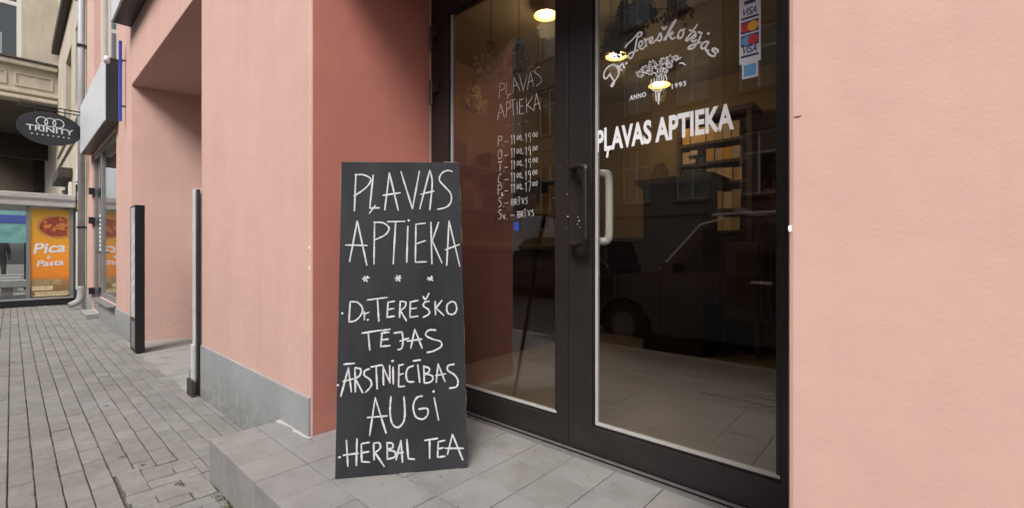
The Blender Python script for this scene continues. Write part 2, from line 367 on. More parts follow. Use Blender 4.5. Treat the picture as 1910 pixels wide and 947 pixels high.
while y > -2.22:
    offx = ((row % 2)*.5+random.uniform(-.12, .12))*PITCHX; x = -24.0+offx
    while x < 1.5:
        xx = x+random.uniform(-.002, .002)
        ab = clip(xx, PL, y)
        if ab and ab[1]-ab[0] > .02:
            q = Vector((xx, y, 0))-CAM; dp = q.dot(FW); inv = dp > .4 and abs(q.dot(RT)/dp) < 1.2 and (-q.z/dp) < .62
            cells.append((0 if inv else 1, q.length, (ab[0]+ab[1])/2, y, ab[1]-ab[0], .032 if row == 0 else PW))
        x += PITCHX
    row += 1; y = -.083-(row-1)*PITCHY
cells.sort()
rest = MB()
def tilt(): return (random.gauss(0, .006), random.gauss(0, .006), random.gauss(0, .006)), random.gauss(0, .0016)
for i, (k, d, x, y, pl, pw) in enumerate(cells):
    e, dz = tilt()
    if i < 290:
        me = random.choice(PMESH)
        if abs(pl-PL) > 1e-4 or pw != PW: me = bpy.data.meshes.new('paver'); v, f = paver_mesh(pl, pw, i); me.from_pydata(v, [], f); me.materials.append(paverm)
        o = bpy.data.objects.new('paver', me); COL.objects.link(o); o.parent = pav; o.location = (x, y, dz); o.rotation_euler = e
    else:
        v, f = paver_mesh(pl, pw, i); rest.add([(a+x, b+y, c+dz+a*e[1]+b*e[0]) for a, b, c in v], f)
tag(rest.build('distant_paving', paverm, pav), kind='stuff')
# repaired patch of pavers laid crosswise before the step
def put_paver(x, y, z, l, wd, rz, e=(0, 0)):
    me = bpy.data.meshes.new('paver'); v, f = paver_mesh(l, wd, random.random()); me.from_pydata(v, [], f); me.materials.append(paverm)
    o = bpy.data.objects.new('paver', me); COL.objects.link(o); o.parent = pav; o.location = (x, y, z); o.rotation_euler = (e[0], e[1], rz)
put_paver(-2.895, -.602, .012, .225, .088, .01, (.02, .01))
xk = -2.93; k = 0
while xk < -1.0:
    dz = .010+random.gauss(0, .0025)
    if k % 2 == 0:
        put_paver(xk, -.452, dz, .205, .083, R(90)+random.gauss(0, .012), (random.gauss(0, .01), .01))
        if k > 1: put_paver(xk, -.600, dz, .085, .083, R(90), (0, .01))
    else:
        put_paver(xk, -.395, dz, .085, .083, R(90)+random.gauss(0, .015), (0, .01))
        if k > 1: put_paver(xk, -.548, dz, .205, .083, R(90)+random.gauss(0, .012), (random.gauss(0, .01), .01))
        else: put_paver(xk, -.50, dz, .115, .083, R(90), (0, .01))
    xk += .0905; k += 1

# ============================================================ PINK BUILDING
XR, XP, XG, XE = -2.25, -4.185, -7.283, -12.15      # door reveal, pier edge, gate far edge, end of the pink facade
GH = z_(2.08); SOF = z_(1.60); XW = -.178; TOPZ = 9.0
pb = thing('pink_building', (-5, 0, 0), 'pink stucco street building with carriage passage, pier and recessed shop door', 'building')
m = MB()
wx0, wxm, wx1 = -11.36, -10.37, -8.49; wz1 = z_(1.78); wz0 = z_(-.77)
uw = (-11.1, -8.44, z_(2.55), z_(5.2))
wall(m, XG+.002-.002, 4.0, 0, TOPZ, 0, .80, [(XR, XW, -1, SOF), (XG, XP, -1, GH), (-1.9, -.5, 4.6, 6.6), (1.0, 2.4, 4.6, 6.6), (-6.4, -5.0, 4.6, 6.6)])
m.build('facade_wall', pink, pb, bevel=.009)
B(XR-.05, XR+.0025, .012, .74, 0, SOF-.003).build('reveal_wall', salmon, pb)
m = MB()
wall(m, XE, XG-.0005, 0, TOPZ, 0, .35, [(wx0, wx1, z_(-.77), wz1), (wx0, wxm, z_(-1.06), wz1), uw])
m.build('facade_wall', pink, pb, bevel=.007)
# upper windows, out of frame, as on any street front
def sash(parent, x0, x1, z0, z1, y, fm, nx=2, cross=.66, gm=None, fw=.06, back=darkroom):
    wnd = MB(); wall(wnd, x0, x1, z0, z1, y, y+.06, [(x0+fw, x1-fw, z0+fw, z1-fw)]); W = wnd.build('window', fm, parent)
    g = MB()
    for i in range(1, nx): xx = x0+(x1-x0)*i/nx; g.box(xx-.025, xx+.025, y+.004, y+.055, z0+fw, z1-fw)
    if cross: zz = z0+(z1-z0)*cross; g.box(x0+fw, x1-fw, y+.007, y+.052, zz-.03, zz+.03)
    if g.f: g.build('glazing_bar', fm, W)
    B(x0+fw, x1-fw, y+.02, y+.028, z0+fw, z1-fw).build('pane', gm or glassw, W)
    B(x0+.01, x1-.01, y+.20, y+.22, z0+.01, z1-.01).build('room_backing', back, W)
    return W
for x0, x1 in ((-1.9, -.5), (1.0, 2.4), (-6.4, -5.0)): sash(pb, x0, x1, 4.6, 6.6, .14, whitem)
# plinths
PT = z_(-.731)
B(XP+.02, XR-.003, -.012, .03, 0, PT).build('plinth', plinthm, pb, bevel=.004)
B(wx1-.02, XG-.03, -.014, .03, 0, z_(-.77)-.03).build('plinth', plinthm, pb, bevel=.004)
B(wxm+.06, wx1-.021, -.014, .03, 0, z_(-.77)-.03).build('plinth', plinthm, pb, bevel=.004)
B(XE, wx0-.03, -.014, .03, 0, z_(-.77)-.03).build('plinth', plinthm, pb, bevel=.004)
# passage
s = math.tan(R(15))
m = MB(); 0 and m.hexa([(XG-.004, .36, 0), (XG+6*s, 6.3, 0), (XG+6*s-.3, 6.3, 0), (XG-.5, .36, 0), (XG-.004, .36, 3.6), (XG+6*s, 6.3, 3.6), (XG+6*s-.3, 6.3, 3.6), (XG-.5, .36, 3.6)])
m = MB(); m.add([(XG+.001, .003, .0), (XG+6*s, 6.3, .0), (XG+6*s, 6.3, 3.4), (XG+.001, .003, 3.4), (XG-.3, .36, 0), (XG+6*s-.3, 6.3, 0), (XG+6*s-.3, 6.3, 3.4), (XG-.3, .36, 3.4)],
                [(0, 1, 2, 3), (7, 6, 5, 4), (0, 4, 5, 1), (3, 2, 6, 7), (1, 5, 6, 2), (0, 3, 7, 4)])
m.build('passage_wall', pink, pb)
B(XP, XP+.3, .803, 7, 0, 3.4).build('passage_wall', pink, pb)
B(XG-.3, XP+.2, .802, 7, GH, GH+.3).build('passage_ceiling', pink, pb)
B(XG-.3, XP+.3, 7.0, 7.2, 0, 3.5).build('passage_back_wall', darkroom, pb)  # unseen dark back wall that closes the passage
# pale dashed line of old render at the passage wall foot
m = MB(); m.box(XG+.05, XG+.052, 0, 0, 0, 0) if False else None
# left shop front
sw = MB(); wall(sw, wx0, wx1, z_(-1.06), wz1, .03, .10, [(wx0+.07, wxm-.045, z_(-.95), wz1-.08), (wxm+.045, wx1-.06, z_(-.70), wz1-.08), (wxm+.045, wx1+.1, -1, z_(-.77))])
SW = sw.build('shop_window', greyframe, pb)
B(wx0+.07, wxm-.045, .055, .065, z_(-.95), wz1-.08).build('pane', glassw, SW)
B(wxm+.045, wx1-.06, .055, .065, z_(-.70), wz1-.08).build('pane', glassw, SW)
B(wxm+.05, wx1+.01, -.10, .03, z_(-.80), z_(-.772)).build('sill', greyframe, SW, bevel=.004)
B(wx0+.01, wxm-.01, -.16, .03, 0, .075).build('door_step', concm, SW, bevel=.006)
B(wx0+.02, wx1-.02, 1.4, 1.45, 0.05, wz1).build('room_backing', darkroom, SW)
B(wxm-.06, wxm-.03, -.03, .03, z_(-.02), z_(.0)).build('door_pull', darkmet, SW)
for zz in (1.12, .58, -.72): B(wx0-.03, wx0+.09, -.05, .03, z_(zz)-.06, z_(zz)+.06).build('clamp', darkmet, SW)
m = MB()
for i in range(9): m.box(wxm-.50+.0, wxm-.36, .0525, .0545, z_(.62-.075*i), z_(.62-.075*i)+.045)
m.build('door_sticker', vinyl, SW)
# upper window with pale vertical blinds
UW = sash(pb, uw[0], uw[1], uw[2], uw[3], .10, whitem, nx=3, cross=0, fw=.09)
m = MB()
for i in range(11): xx = uw[0]+.15+i*.23; m.box(xx, xx+.12, .24, .245, uw[2]+.1, uw[3]-.1)
m.build('blind', curtain, UW)
# paint chips and cracks
def chip(px, py, w_, h_, plane='Y', val=0.0, mt=None):
    c = onY(px, py, val) if plane == 'Y' else onX(px, py, val); r = random.Random(px); mb = MB(); n = 7; ring = []
    for k in range(n):
        a = 2*math.pi*k/n; e = Vector((math.cos(a)*w_*r.uniform(.5, 1), 0, math.sin(a)*h_*r.uniform(.5, 1)))
        if plane == 'X': e = Vector((0, e.x, e.z))
        ring.append(c+e)
    nn = Vector((0, -1, 0)) if plane == 'Y' else Vector((1, 0, 0))
    mb.add([p-nn*.004 for p in ring]+[p+nn*.002 for p in ring], [tuple(range(n, 2*n))]+[(i, (i+1) % n, n+(i+1) % n, n+i) for i in range(n)])
    mb.build('paint_chip', mt or vinyl, pb)
chip(577, 462, .007, .009); chip(577, 500, .003, .014); chip(1474, 425, .004, .009); chip(624, 567, .012, .010, 'X', XR); chip(627, 783, .016, .004, 'X', XR)
chip(533, 388, .004, .003); chip(1488, 217, .009, .0008, mt=salmon); chip(512, 647, .018, .0012, mt=salmon)
# interior room
IX0, IX1, IY1, IZ = -3.6, 2.2, 4.45, 3.15
B(IX0, IX1, .8005, IY1, STEP-.15, STEP-.006).build('interior_floor', intfloor, pb)
B(IX0, IX1, .8005, IY1, IZ, IZ+.1).build('interior_ceiling', intceil, pb)
B(IX0-.1, IX0, .8005, IY1, 0, IZ+.1).build('interior_wall', ochre, pb)
B(IX1, IX1+.1, .8005, IY1, 0, IZ+.1).build('interior_wall', ochre, pb)
B(IX0-.1, IX1+.1, IY1, IY1+.1, 0, IZ+.1).build('interior_wall', ochre, pb)

# ============================================================ ENTRANCE STEP
SX0, SX1, SY0 = -2.59, .66, -.348
st = thing('entrance_step', (-1.5, 0, 0), 'raised doorstep clad in square grey tiles at shop entrance', 'step')
m = MB(); m.box(SX0+.012, SX1-.012, SY0+.012, -.014, -.02, STEP-.012); m.box(XR+.003, XW-.003, -.014, .80, -.02, STEP-.012)
m.build('core', groutm, st)
YJ = [-.348, -.138, .0755, .289, .503, .697]; TP = .2075; GAP = .0042
def tile(x0, x1, y0, y1):
    mb = MB(); g = GAP/2; j = random.gauss(0, .0006); c = .0015
    a, b_, e, f = x0+g, x1-g, y0+g, y1-g; zt = STEP+j
    mb.add([(a, e, STEP-.02), (b_, e, STEP-.02), (b_, f, STEP-.02), (a, f, STEP-.02), (a, e, zt-c), (b_, e, zt-c), (b_, f, zt-c), (a, f, zt-c), (a+c, e+c, zt), (b_-c, e+c, zt), (b_-c, f-c, zt), (a+c, f-c, zt)],
           [(8, 9, 10, 11)]+[(q+i, q+(i+1) % 4, q+4+(i+1) % 4, q+4+i) for q in (0, 4) for i in range(4)])
    mb.build('tile', tilem, st)
nx = int((SX1-SX0)/TP+.5)
for i in range(nx):
    x0, x1 = SX0+i*TP, SX0+(i+1)*TP
    for j in range(5):
        y0, y1 = YJ[j], YJ[j+1]
        if j == 0: tile(x0, x1, y0-.004, y1); continue
        a, b_ = max(x0, XR+.004), min(x1, XW-.004)
        if j == 1 and (x0 < XR or x1 > XW):
            tile(x0, x1, y0, -.016 if not (x0 < XR < x1) else -.016)
            if b_-a > .02: tile(a, b_, -.014, y1)
        elif b_-a > .02: tile(a, b_, y0, y1)
for i in range(nx):
    x0, x1 = SX0+i*TP+GAP/2, SX0+(i+1)*TP-GAP/2
    B(x0, x1, SY0, SY0+.014, -.01, STEP-.0225).build('riser_tile', tilem, st, bevel=.0012)
for j in range(2):
    y0, y1 = (SY0+.016, YJ[1]-.002) if j == 0 else (YJ[1]+.002, -.016)
    B(SX0, SX0+.014, y0, y1, -.01, STEP-.0225).build('riser_tile', tilem, st, bevel=.0012)
m = MB(); r = random.Random(21); n = 26; up_ = []; dn_ = []
for i in range(n):
    t = i/(n-1); x = SX0-.004+t*.37; up_.append((x, -.0135 if x < XR else -.004, STEP+.0022)); dn_.append((x+r.uniform(-.004, .004), -.018-.022*abs(math.sin(t*5.2+.9))*r.uniform(.5, 1.1)*(1.3-.6*t), STEP+.0012))
m.add(up_+dn_, [(i, n+i, n+i+1, i+1) for i in range(n-1)]); m.build('mortar_smear', mat('pale_mortar', (.44, .43, .41), .9, .12, 40), st)
# moss along the foot of the step
m = MB(); r = random.Random(5)
def tuft(cx, cy, cz, n, sp, h):
    for i in range(n):
        p = Vector((cx+r.gauss(0, sp), cy+r.gauss(0, .010), cz)); a = r.uniform(0, 6.28); d = Vector((math.cos(a), math.sin(a), 0)); hh = h*r.uniform(.4, 1.2); wv = Vector((-d.y, d.x, 0))*.0022
        m.add([p-wv, p+wv, p+wv*.7+d*hh*.4+UP*hh*.7, p-wv*.7+d*hh*.4+UP*hh*.7, p+d*hh*.9+UP*hh*.95], [(0, 1, 2, 3), (3, 2, 4)])
for k in range(26): tuft(-2.45+r.random()*.75, -.368, .002, 34, .028, .016)
for px, py in ((430, 945), (425, 930), (442, 945), (415, 915)): q = onZ(px, py, 0); tuft(q.x, q.y, .002, 60, .02, .02)
q = onZ(334, 905, 0); tuft(q.x, q.y, .004, 40, .012, .012)
for k in range(14): tuft(-14+r.random()*1.2, -.12-.1*r.random(), 0, 12, .06, .03)
gm = MB(); rg = random.Random(31)
for k in range(46): dot(gm, Vector((rg.uniform(-9, -2.7), rg.uniform(-1.5, -.1), .0035)), UP, rg.uniform(.006, .014), .0008)
tag(gm.build('gum_spots', mat('old_gum', (.15, .14, .135), .9, .3, 50), pav), kind='stuff')
gm = MB()
for k in range(60):
    gx, gy = rg.uniform(-2.5, -.3), rg.uniform(-.33, .68)
    if gx > XR+.05 or gy < -.05: dot(gm, Vector((gx, gy, STEP+.0012)), UP, rg.uniform(.0012, .0035), .0018)
tag(gm.build('grit', mat('dark_grit', (.09, .08, .07), .9, .4, 80), st), kind='stuff')
tag(m.build('moss', moss), 'green brown moss growing along the foot of the tiled doorstep', 'moss', kind='stuff')

# ============================================================ ENTRANCE DOOR
dr = thing('entrance_door', (-1.2, .76, STEP), 'dark brown double glass shop door with white lettering and chalked hours', 'door')
HZ = z_(1.43)
fm = MB(); wall(fm, XR+.002, XW-.002, STEP+.004, SOF-.002, DY+.012, DY+.085, [(XR+.058, XW-.03, -1, HZ+.10)])
fm.build('door_frame', doorm, dr, bevel=.002)
B(XR+.058, XW-.03, DY+.0, DY+.09, STEP+.001, STEP+.012).build('threshold', steel, dr)
def leaf(x0, x1, gx0, gx1, gz0):
    z0, z1 = STEP+.018, HZ+.094
    mb = MB(); wall(mb, x0, x1, z0, z1, DY, DY+.06, [(gx0, gx1, gz0, HZ)]); Lf = mb.build('door_leaf', doorm, dr, bevel=.0025)
    mb = MB(); wall(mb, gx0+.001, gx1-.001, gz0+.001, HZ-.001, DY+.014, DY+.030, [(gx0+.008, gx1-.008, gz0+.008, HZ-.008)]); mb.build('gasket', gasket, Lf)
    B(gx0+.0085, gx0+.021, DY+.0185, DY+.034, gz0+.0215, HZ-.0085).build('glazing_bead', beadm, Lf)
    B(gx0+.0085, gx1-.0085, DY+.0185, DY+.034, gz0+.0085, gz0+.021).build('glazing_bead', beadm, Lf)
    B(gx1-.021, gx1-.0085, DY+.0187, DY+.034, gz0+.0215, HZ-.0085).build('glazing_bead', doorm, Lf)
    G = B(gx0+.0075, gx1-.0075, DY+.020, DY+.026, gz0+.0075, HZ-.0075)
    return Lf, G.build('pane', glass, Lf)
GZ = z_(-.79)
L1, G1 = leaf(XR+.062, -1.2055, -2.075, -1.272, GZ)
L2, G2 = leaf(-1.2025, XW-.034, -1.076, -.328, GZ)
B(-1.2053, -1.2027, DY+.02, DY+.05, STEP+.02, HZ+.09).build('seal', gasket, dr)
# hinges
for py in (70, 172):
    c = onY(812, py, DY-.01)
    h = MB(); h.tube([(XR+.045, DY-.018, c.z-.075), (XR+.045, DY-.018, c.z+.075)], .011, 10)
    h.box(XR+.05, XR+.10, DY-.022, DY, c.z-.005, c.z+.06); h.build('hinge', doorm, L1, bevel=.002)
# handles: outer dark, inner pale
def handle(pts, m_, nm, lf, r_=.0145):
    mb = MB(); mb.tube(smoothpts([Vector(p) for p in pts], 5), r_, 12); return mb.build(nm, m_, lf, smooth=True)
zt, zb = z_(.385), z_(.035)
xa = -1.165; xb = -1.128; yo = DY-.075
t0, t1 = onY(1092, 310, yo), onY(1092, 455, yo)
xb = t0.x
handle([(xa, DY+.002, zt), (xa+.004, DY-.03, zt), (xa+(xb-xa)*.55, yo+.012, zt), (xb-.003, yo+.002, zt-.018), (xb, yo, zt-.05), (xb, yo, zb+.05), (xb-.003, yo+.002, zb+.018), (xa+(xb-xa)*.55, yo+.012, zb), (xa+.004, DY-.03, zb), (xa, DY+.002, zb)], handled, 'handle', L2)
yi = DY+.06+.055; q = onY(1136, 400, yi); xi = q.x; xs = -1.11
zt2, zb2 = onY(1125, 322, yi).z-.006, onY(1125, 450, yi).z
handle([(xs, DY+.058, zt2), (xs+.01, DY+.085, zt2), (xs+(xi-xs)*.6, yi-.005, zt2), (xi-.006, yi, zt2-.008), (xi, yi, zt2-.045), (xi, yi, zb2+.045), (xi-.006, yi, zb2+.008), (xs+(xi-xs)*.6, yi-.005, zb2), (xs+.01, DY+.085, zb2), (xs, DY+.058, zb2)], handlel, 'inner_handle', L2, .0185)
# flecks on the meeting stile
m = MB(); nY = Vector((0, -1, 0))
for px, py, rr_ in ((1058, 362, .003), (1059, 404, .004), (1078, 405, .003), (1080, 412, .004), (1077, 418, .003), (1082, 424, .003), (1056, 424, .002), (1033, 369, .002), (1045, 311, .002)): dot(m, onY(px, py, DY-.0005), nY, rr_, .0008)
m.build('paint_fleck', beadm, L2)

# ---- lettering on the glass
GY = DY+.0195
m = MB(); a, b_ = onY(1112.5, 284, GY), onY(1369, 237, GY); c = onY(1108, 245, GY)
text(m, 'PĻAVAS APTIEKA', (a.x, GY, (a.z+b_.z)/2), (1, 0, 0), (0, 0, 1), b_.x-a.x, c.z-a.z-.002, .034, .0008)
m.build('lettering', vinyl, G2)
m = MB()
for t, p0, p1 in (('ANNO', (1174.5, 186.5), (1205, 181)), ('1993', (1253, 166), (1279.5, 160))):
    a, b_ = onY(*p0, GY), onY(*p1, GY); text(m, t, (a.x, GY, (a.z+b_.z)/2), (1, 0, 0), (0, 0, 1), b_.x-a.x, .020, .02, .0008, spacing=1.15)
m.build('lettering', vinyl, G2)
def strokes(mb, lst, ox, oy, sc, plane, n, wd, **k):
    for st_ in lst:
        if len(st_) == 1: dot(mb, plane(ox+st_[0][0]/sc, oy+st_[0][1]/sc), n, wd*.75)
        else: ribbon(mb, [plane(ox+x/sc, oy+y/sc) for x, y in st_], n, wd, **k)
onG = lambda x, y: onY(x, y, GY)
script = [
 [(190,600),(215,640),(228,662),(212,705),(200,692),(240,645),(270,590),(262,540),(225,505),(180,518),(142,560),(130,612),(150,635),(175,608),(190,585)],
 [(258,512),(278,538),(302,556)], [(276,532),(288,505),(304,495),(312,518),(320,534)], [(340,490)],
 [(330,345),(348,318),(400,268),(450,212),(478,205),(482,225),(455,248)], [(450,214),(432,300),(415,380),(390,438),(365,442),(360,412),(392,390),(450,368)],
 [(455,342),(485,320),(490,292),(470,287),(456,320),(466,350),(492,358),(515,330)], [(508,265),(520,292),(526,336)], [(520,298),(532,268),(550,262)],
 [(558,298),(582,272),(580,250),(562,256),(555,285),(570,305),(600,292)],
 [(598,294),(636,250),(652,212),(668,246),(658,280),(626,276)], [(675,156),(690,176),(712,150)],
 [(690,276),(730,200),(770,122),(800,88),(794,110),(760,164),(725,226),(708,272)], [(732,234),(764,202),(772,216),(745,236),(766,266),(790,250)],
 [(812,250),(835,262),(862,240),(872,202),(858,180),(835,196),(820,232),(830,262)], [(866,186),(884,172)],
 [(1000,132),(944,210),(896,268),(908,280),(932,260)], [(926,180),(986,206)],
 [(944,270),(976,250),(986,226),(962,234),(944,264),(960,290),(992,274)], [(1012,200),(1044,216)],
 [(1032,236),(1002,300),(962,350),(922,356),(924,336),(984,312),(1032,298)], [(1102,214)],
 [(1092,290),(1062,296),(1036,332),(1046,355),(1076,340),(1106,292)], [(1102,300),(1078,348),(1086,378),(1104,370)],
 [(1192,388),(1186,366),(1152,352),(1140,372),(1168,396),(1160,424),(1124,418),(1094,392)]]
m = MB(); strokes(m, script, 1100, 20, 4.985, onG, nY, .0078, th=.0007, jit=.1); m.build('lettering', vinyl, G2)
# flower bunch drawing
m = MB(); r = random.Random(11)
def sp(x, y): return onG(1100+x/4.985, 20+y/4.985)
heads = [(470,590,46),(520,545,50),(585,500,52),(560,575,40),(640,525,46),(690,470,48),(750,450,50),(800,440,34),(740,510,36),(700,555,34),(640,590,40)]
for hx, hy, hr in heads:
    k = r.randint(7, 9); a0 = r.random()*6
    for i in range(k):
        a = a0+i*6.283/k; x1, y1 = hx+math.cos(a)*hr*r.uniform(.75, 1.1), hy+math.sin(a)*hr*r.uniform(.6, .9); c1 = a+.35
        ribbon(m, [sp(hx+math.cos(a-.3)*hr*.3, hy+math.sin(a-.3)*hr*.3), sp(hx+math.cos(a-.18)*hr*.7, hy+math.sin(a-.18)*hr*.6), sp(x1, y1), sp(hx+math.cos(a+.2)*hr*.65, hy+math.sin(a+.2)*hr*.5)], nY, .0032, th=.0006, sub=3)
st_ = [[(835,490),(865,490),(888,508)], [(800,470),(830,450),(850,435)], [(575,640),(570,690),(590,725)], [(700,590),(715,640),(705,690)], [(600,630),(596,690)], [(625,620),(622,700)], [(648,600),(640,700)], [(670,600),(665,690)], [(690,600),(682,680)],
       [(580,735),(610,748),(650,742),(680,725)], [(612,750),(616,800),(618,838)], [(636,745),(638,810),(640,870)], [(668,735),(648,775),(644,840)], [(570,690),(640,712),(705,690)]]
strokes(m, st_, 1100, 20, 4.985, onG, nY, .005, th=.0006); m.build('flower_drawing', vinyl, G2)

# mini stroke font for the chalked opening hours (unit box, y up)
SF = {'P': [[(0,0),(0,1)], [(0,1),(.6,.95),(.6,.6),(0,.5)]], 'O': [[(.3,1),(0,.6),(.1,.1),(.4,0),(.65,.4),(.55,.9),(.3,1)]], 'T': [[(0,1),(.7,1)], [(.35,1),(.35,0)]],
      'C': [[(.6,.9),(.3,1),(.05,.6),(.1,.15),(.5,0)]], 'S': [[(.6,.9),(.3,1),(.1,.75),(.5,.45),(.5,.1),(.1,0)]], 'B': [[(0,0),(0,1)], [(0,1),(.5,.9),(.45,.6),(0,.52),(.6,.4),(.55,.05),(0,0)]],
      'R': [[(0,0),(0,1)], [(0,1),(.5,.9),(.45,.6),(0,.5)], [(.1,.5),(.6,0)]], 'I': [[(.2,0),(.2,.95)]], 'V': [[(0,1),(.3,0)], [(.6,1),(.3,0)]], '1': [[(0,.75),(.3,1)], [(.3,1),(.3,0)]],
      '9': [[(.55,.75),(.4,1),(.1,.85),(.15,.6),(.5,.62),(.55,.8)], [(.55,.85),(.5,0)]], '7': [[(0,1),(.6,1),(.25,0)]], '0': [[(.3,1),(.05,.6),(.15,.1),(.4,.05),(.55,.5),(.45,.95),(.3,1)]], '-': [[(0,.5),(.6,.52)]], '.': [[(.1,.02)]], 'v': [[(0,.55),(.2,0)], [(.4,.55),(.2,0)]], 'k': [[(0,0),(0,.6)], [(.35,.55),(.02,.25)], [(.05,.28),(.4,0)]], '=': [[(0,1.25),(.5,1.25)]]}
m = MB(); c8 = lambda x, y: onY(820+x/2.6308, 120+y/2.6308, GY)
big = [[(295,95),(293,165)], [(295,95),(316,96),(316,120),(295,130)], [(328,90),(328,148),(350,144)], [(338,150),(332,170)], [(365,65),(360,140)], [(365,65),(395,130)], [(362,108),(388,98)], [(390,50),(410,130)], [(430,45),(410,130)], [(445,35),(430,125)], [(445,35),(462,112)], [(433,90),(458,80)], [(492,15),(475,20),(468,40),(492,60),(498,88),(475,105)],
       [(300,195),(283,275)], [(300,195),(320,265)], [(288,240),(315,232)], [(328,185),(328,258)], [(328,185),(346,190),(346,210),(328,222)], [(345,180),(372,172)], [(358,178),(362,250)], [(380,185),(382,245)], [(392,175),(392,245)], [(392,175),(412,170)], [(392,208),(410,203)], [(392,245),(415,240)], [(425,165),(428,238)], [(455,160),(428,205)], [(428,200),(460,225)], [(475,145),(462,230)], [(475,145),(495,225)], [(465,200),(492,190)],
       [(338,300)], [(365,295)], [(390,292)], [(425,282)]]
strokes(m, big, 820, 120, 2.6308, onG, nY, .0034, th=.0006, jit=.3)
def glyph(ch, x, y, w_, h_):   # x,y = lower left in crop pixels; rows climb to the right
    for s_ in SF[ch]:
        p = [c8(x+gx*w_, y-gy*h_-(gx*w_)*.12) for gx, gy in s_]
        if len(p) == 1: dot(m, p[0], nY, .0024, .0006)
        else: ribbon(m, p, nY, .0029, th=.0006, jit=.25, sub=3)
yy = [400, 466, 525, 585, 640, 700, 760]
for i, (d, h) in enumerate((('P', '9'), ('O', '9'), ('T', '9'), ('C', '9'), ('P', '7'), ('S', ''), ('S', ''))):
    y0 = yy[i]; glyph(d, 287, y0, 28, 46)
    if i == 4: glyph('k', 305, y0+6, 16, 30)
    if i == 6: glyph('v', 312, y0, 26, 40)
    glyph('.', 314+(14 if i == 6 else 0), y0, 10, 30); bx = 318+(30 if i == 6 else 0); glyph('-', bx, y0+2, 30, 40)
    if h:
        glyph('1', 350, y0-8, 16, 46); glyph('1', 362, y0-9, 16, 46)
        glyph('0', 378, y0-28, 16, 22); glyph('0', 391, y0-30, 16, 22); glyph('-', 397, y0-12, 24, 30)
        glyph('1', 420, y0-16, 16, 46); glyph(h, 434, y0-17, 22, 46); glyph('0', 456, y0-42, 16, 22); glyph('0', 470, y0-44, 16, 22)
    else:
        for k, ch in enumerate('BRIVS'): glyph(ch, bx+34+k*17, y0-8-k*2, 20, 30)
        glyph('=', bx+34+32, y0-10, 20, 30)
m.build('chalk_lettering', chalk2, G1)
# small sticker
c0, c1 = onY(959, 430, GY), onY(968, 414, GY); B(c0.x, c1.x, GY-.001, GY, c0.z, c1.z).build('sticker', bluem, G1)
# card stickers
def quadY(px0, py0, px1, py1, mt, nm, parent, dy=0.0):
    a, b_ = onY(px0, py0, GY), onY(px1, py1, GY); return B(a.x, b_.x, GY-.0006-dy, GY-dy-.0002, min(a.z, b_.z), max(a.z, b_.z)).build(nm, mt, parent)
S0, S1 = onY(1379, 122, GY), onY(1419, 0, GY); sx0, sx1 = S0.x, S1.x; zb_ = onY(1379, 122, GY).z; zt_ = z_(1.2)
Lb = lambda py: onY(1379, py, GY).z
navy = mat('sticker_navy', (.03, .035, .16), .4, .03, 10); sred = mat('sticker_red', (.55, .03, .03), .4, .03, 10); syel = mat('sticker_yellow', (.80, .38, .02), .4, .03, 10); slb = mat('sticker_light_blue', (.12, .36, .66), .4, .03, 10); swh = mat('sticker_white', (.70, .70, .76), .45, .03, 10)
K = B(sx0, sx1, GY-.0006, GY-.0002, zb_, zt_).build('card_sticker', swh, L2)
ins = .006
def band(z0, z1, mt, xa_=None, xb_=None, d=.0002): return B((xa_ if xa_ is not None else sx0+ins), (xb_ if xb_ is not None else sx1-ins), GY-.0008-d, GY-.0006, z0, z1).build('print', mt, K)
def disc(cx, cz, r_, mt, d):
    mb = MB(); n = 20; mb.add([(cx+math.cos(k*6.2832/n)*r_, GY-.0009-d, cz+math.sin(k*6.2832/n)*r_) for k in range(n)]+[(cx+math.cos(k*6.2832/n)*r_, GY-.0006, cz+math.sin(k*6.2832/n)*r_) for k in range(n)], [tuple(range(n))]+[(k, (k+1) % n, n+(k+1) % n, n+k) for k in range(n)]); mb.build('print', mt, K)
H_ = (zt_-zb_); wS = sx1-sx0
zc = zb_+.012
def visa(z0):
    mb = MB(); text(mb, 'VISA', (sx0+.012, GY-.0008, z0+.014), (1, 0, 0), (0, 0, 1), wS-.024, .026, .02, .0004, shear=.3); mb.build('print', navy, K); band(z0, z0+.008, navy)
visa(Lb(110)-.002)
za, zb2_ = Lb(91), Lb(70); band(za, zb2_, navy); disc(sx0+wS*.35, (za+zb2_)/2, (zb2_-za)*.42, slb, .0003); disc(sx0+wS*.65, (za+zb2_)/2, (zb2_-za)*.42, sred, .0004)
za, zb2_ = Lb(67), Lb(45); band(za, zb2_, navy); disc(sx0+wS*.35, (za+zb2_)/2, (zb2_-za)*.42, sred, .0003); disc(sx0+wS*.65, (za+zb2_)/2, (zb2_-za)*.42, syel, .0004)
visa(Lb(40)-.002)
band(Lb(14), Lb(7), navy, sx0+.016, sx1-.016); mb = MB(); text(mb, 'V', (sx0+wS*.4, GY-.0008, Lb(5)), (1, 0, 0), (0, 0, 1), wS*.2, .02, .02, .0004); mb.build('print', navy, K)
a, b_ = onY(1384, 149, GY), onY(1414, 120, GY); ax1 = b_.x
K2 = B(a.x, ax1, GY-.0006, GY-.0002, a.z, a.z+(ax1-a.x)*1.05).build('card_sticker', swh, L2); hh = (ax1-a.x)*1.05
B(a.x+.006, ax1-.006, GY-.0009, GY-.0006, a.z+.007, a.z+hh-.006).build('print', slb, K2)

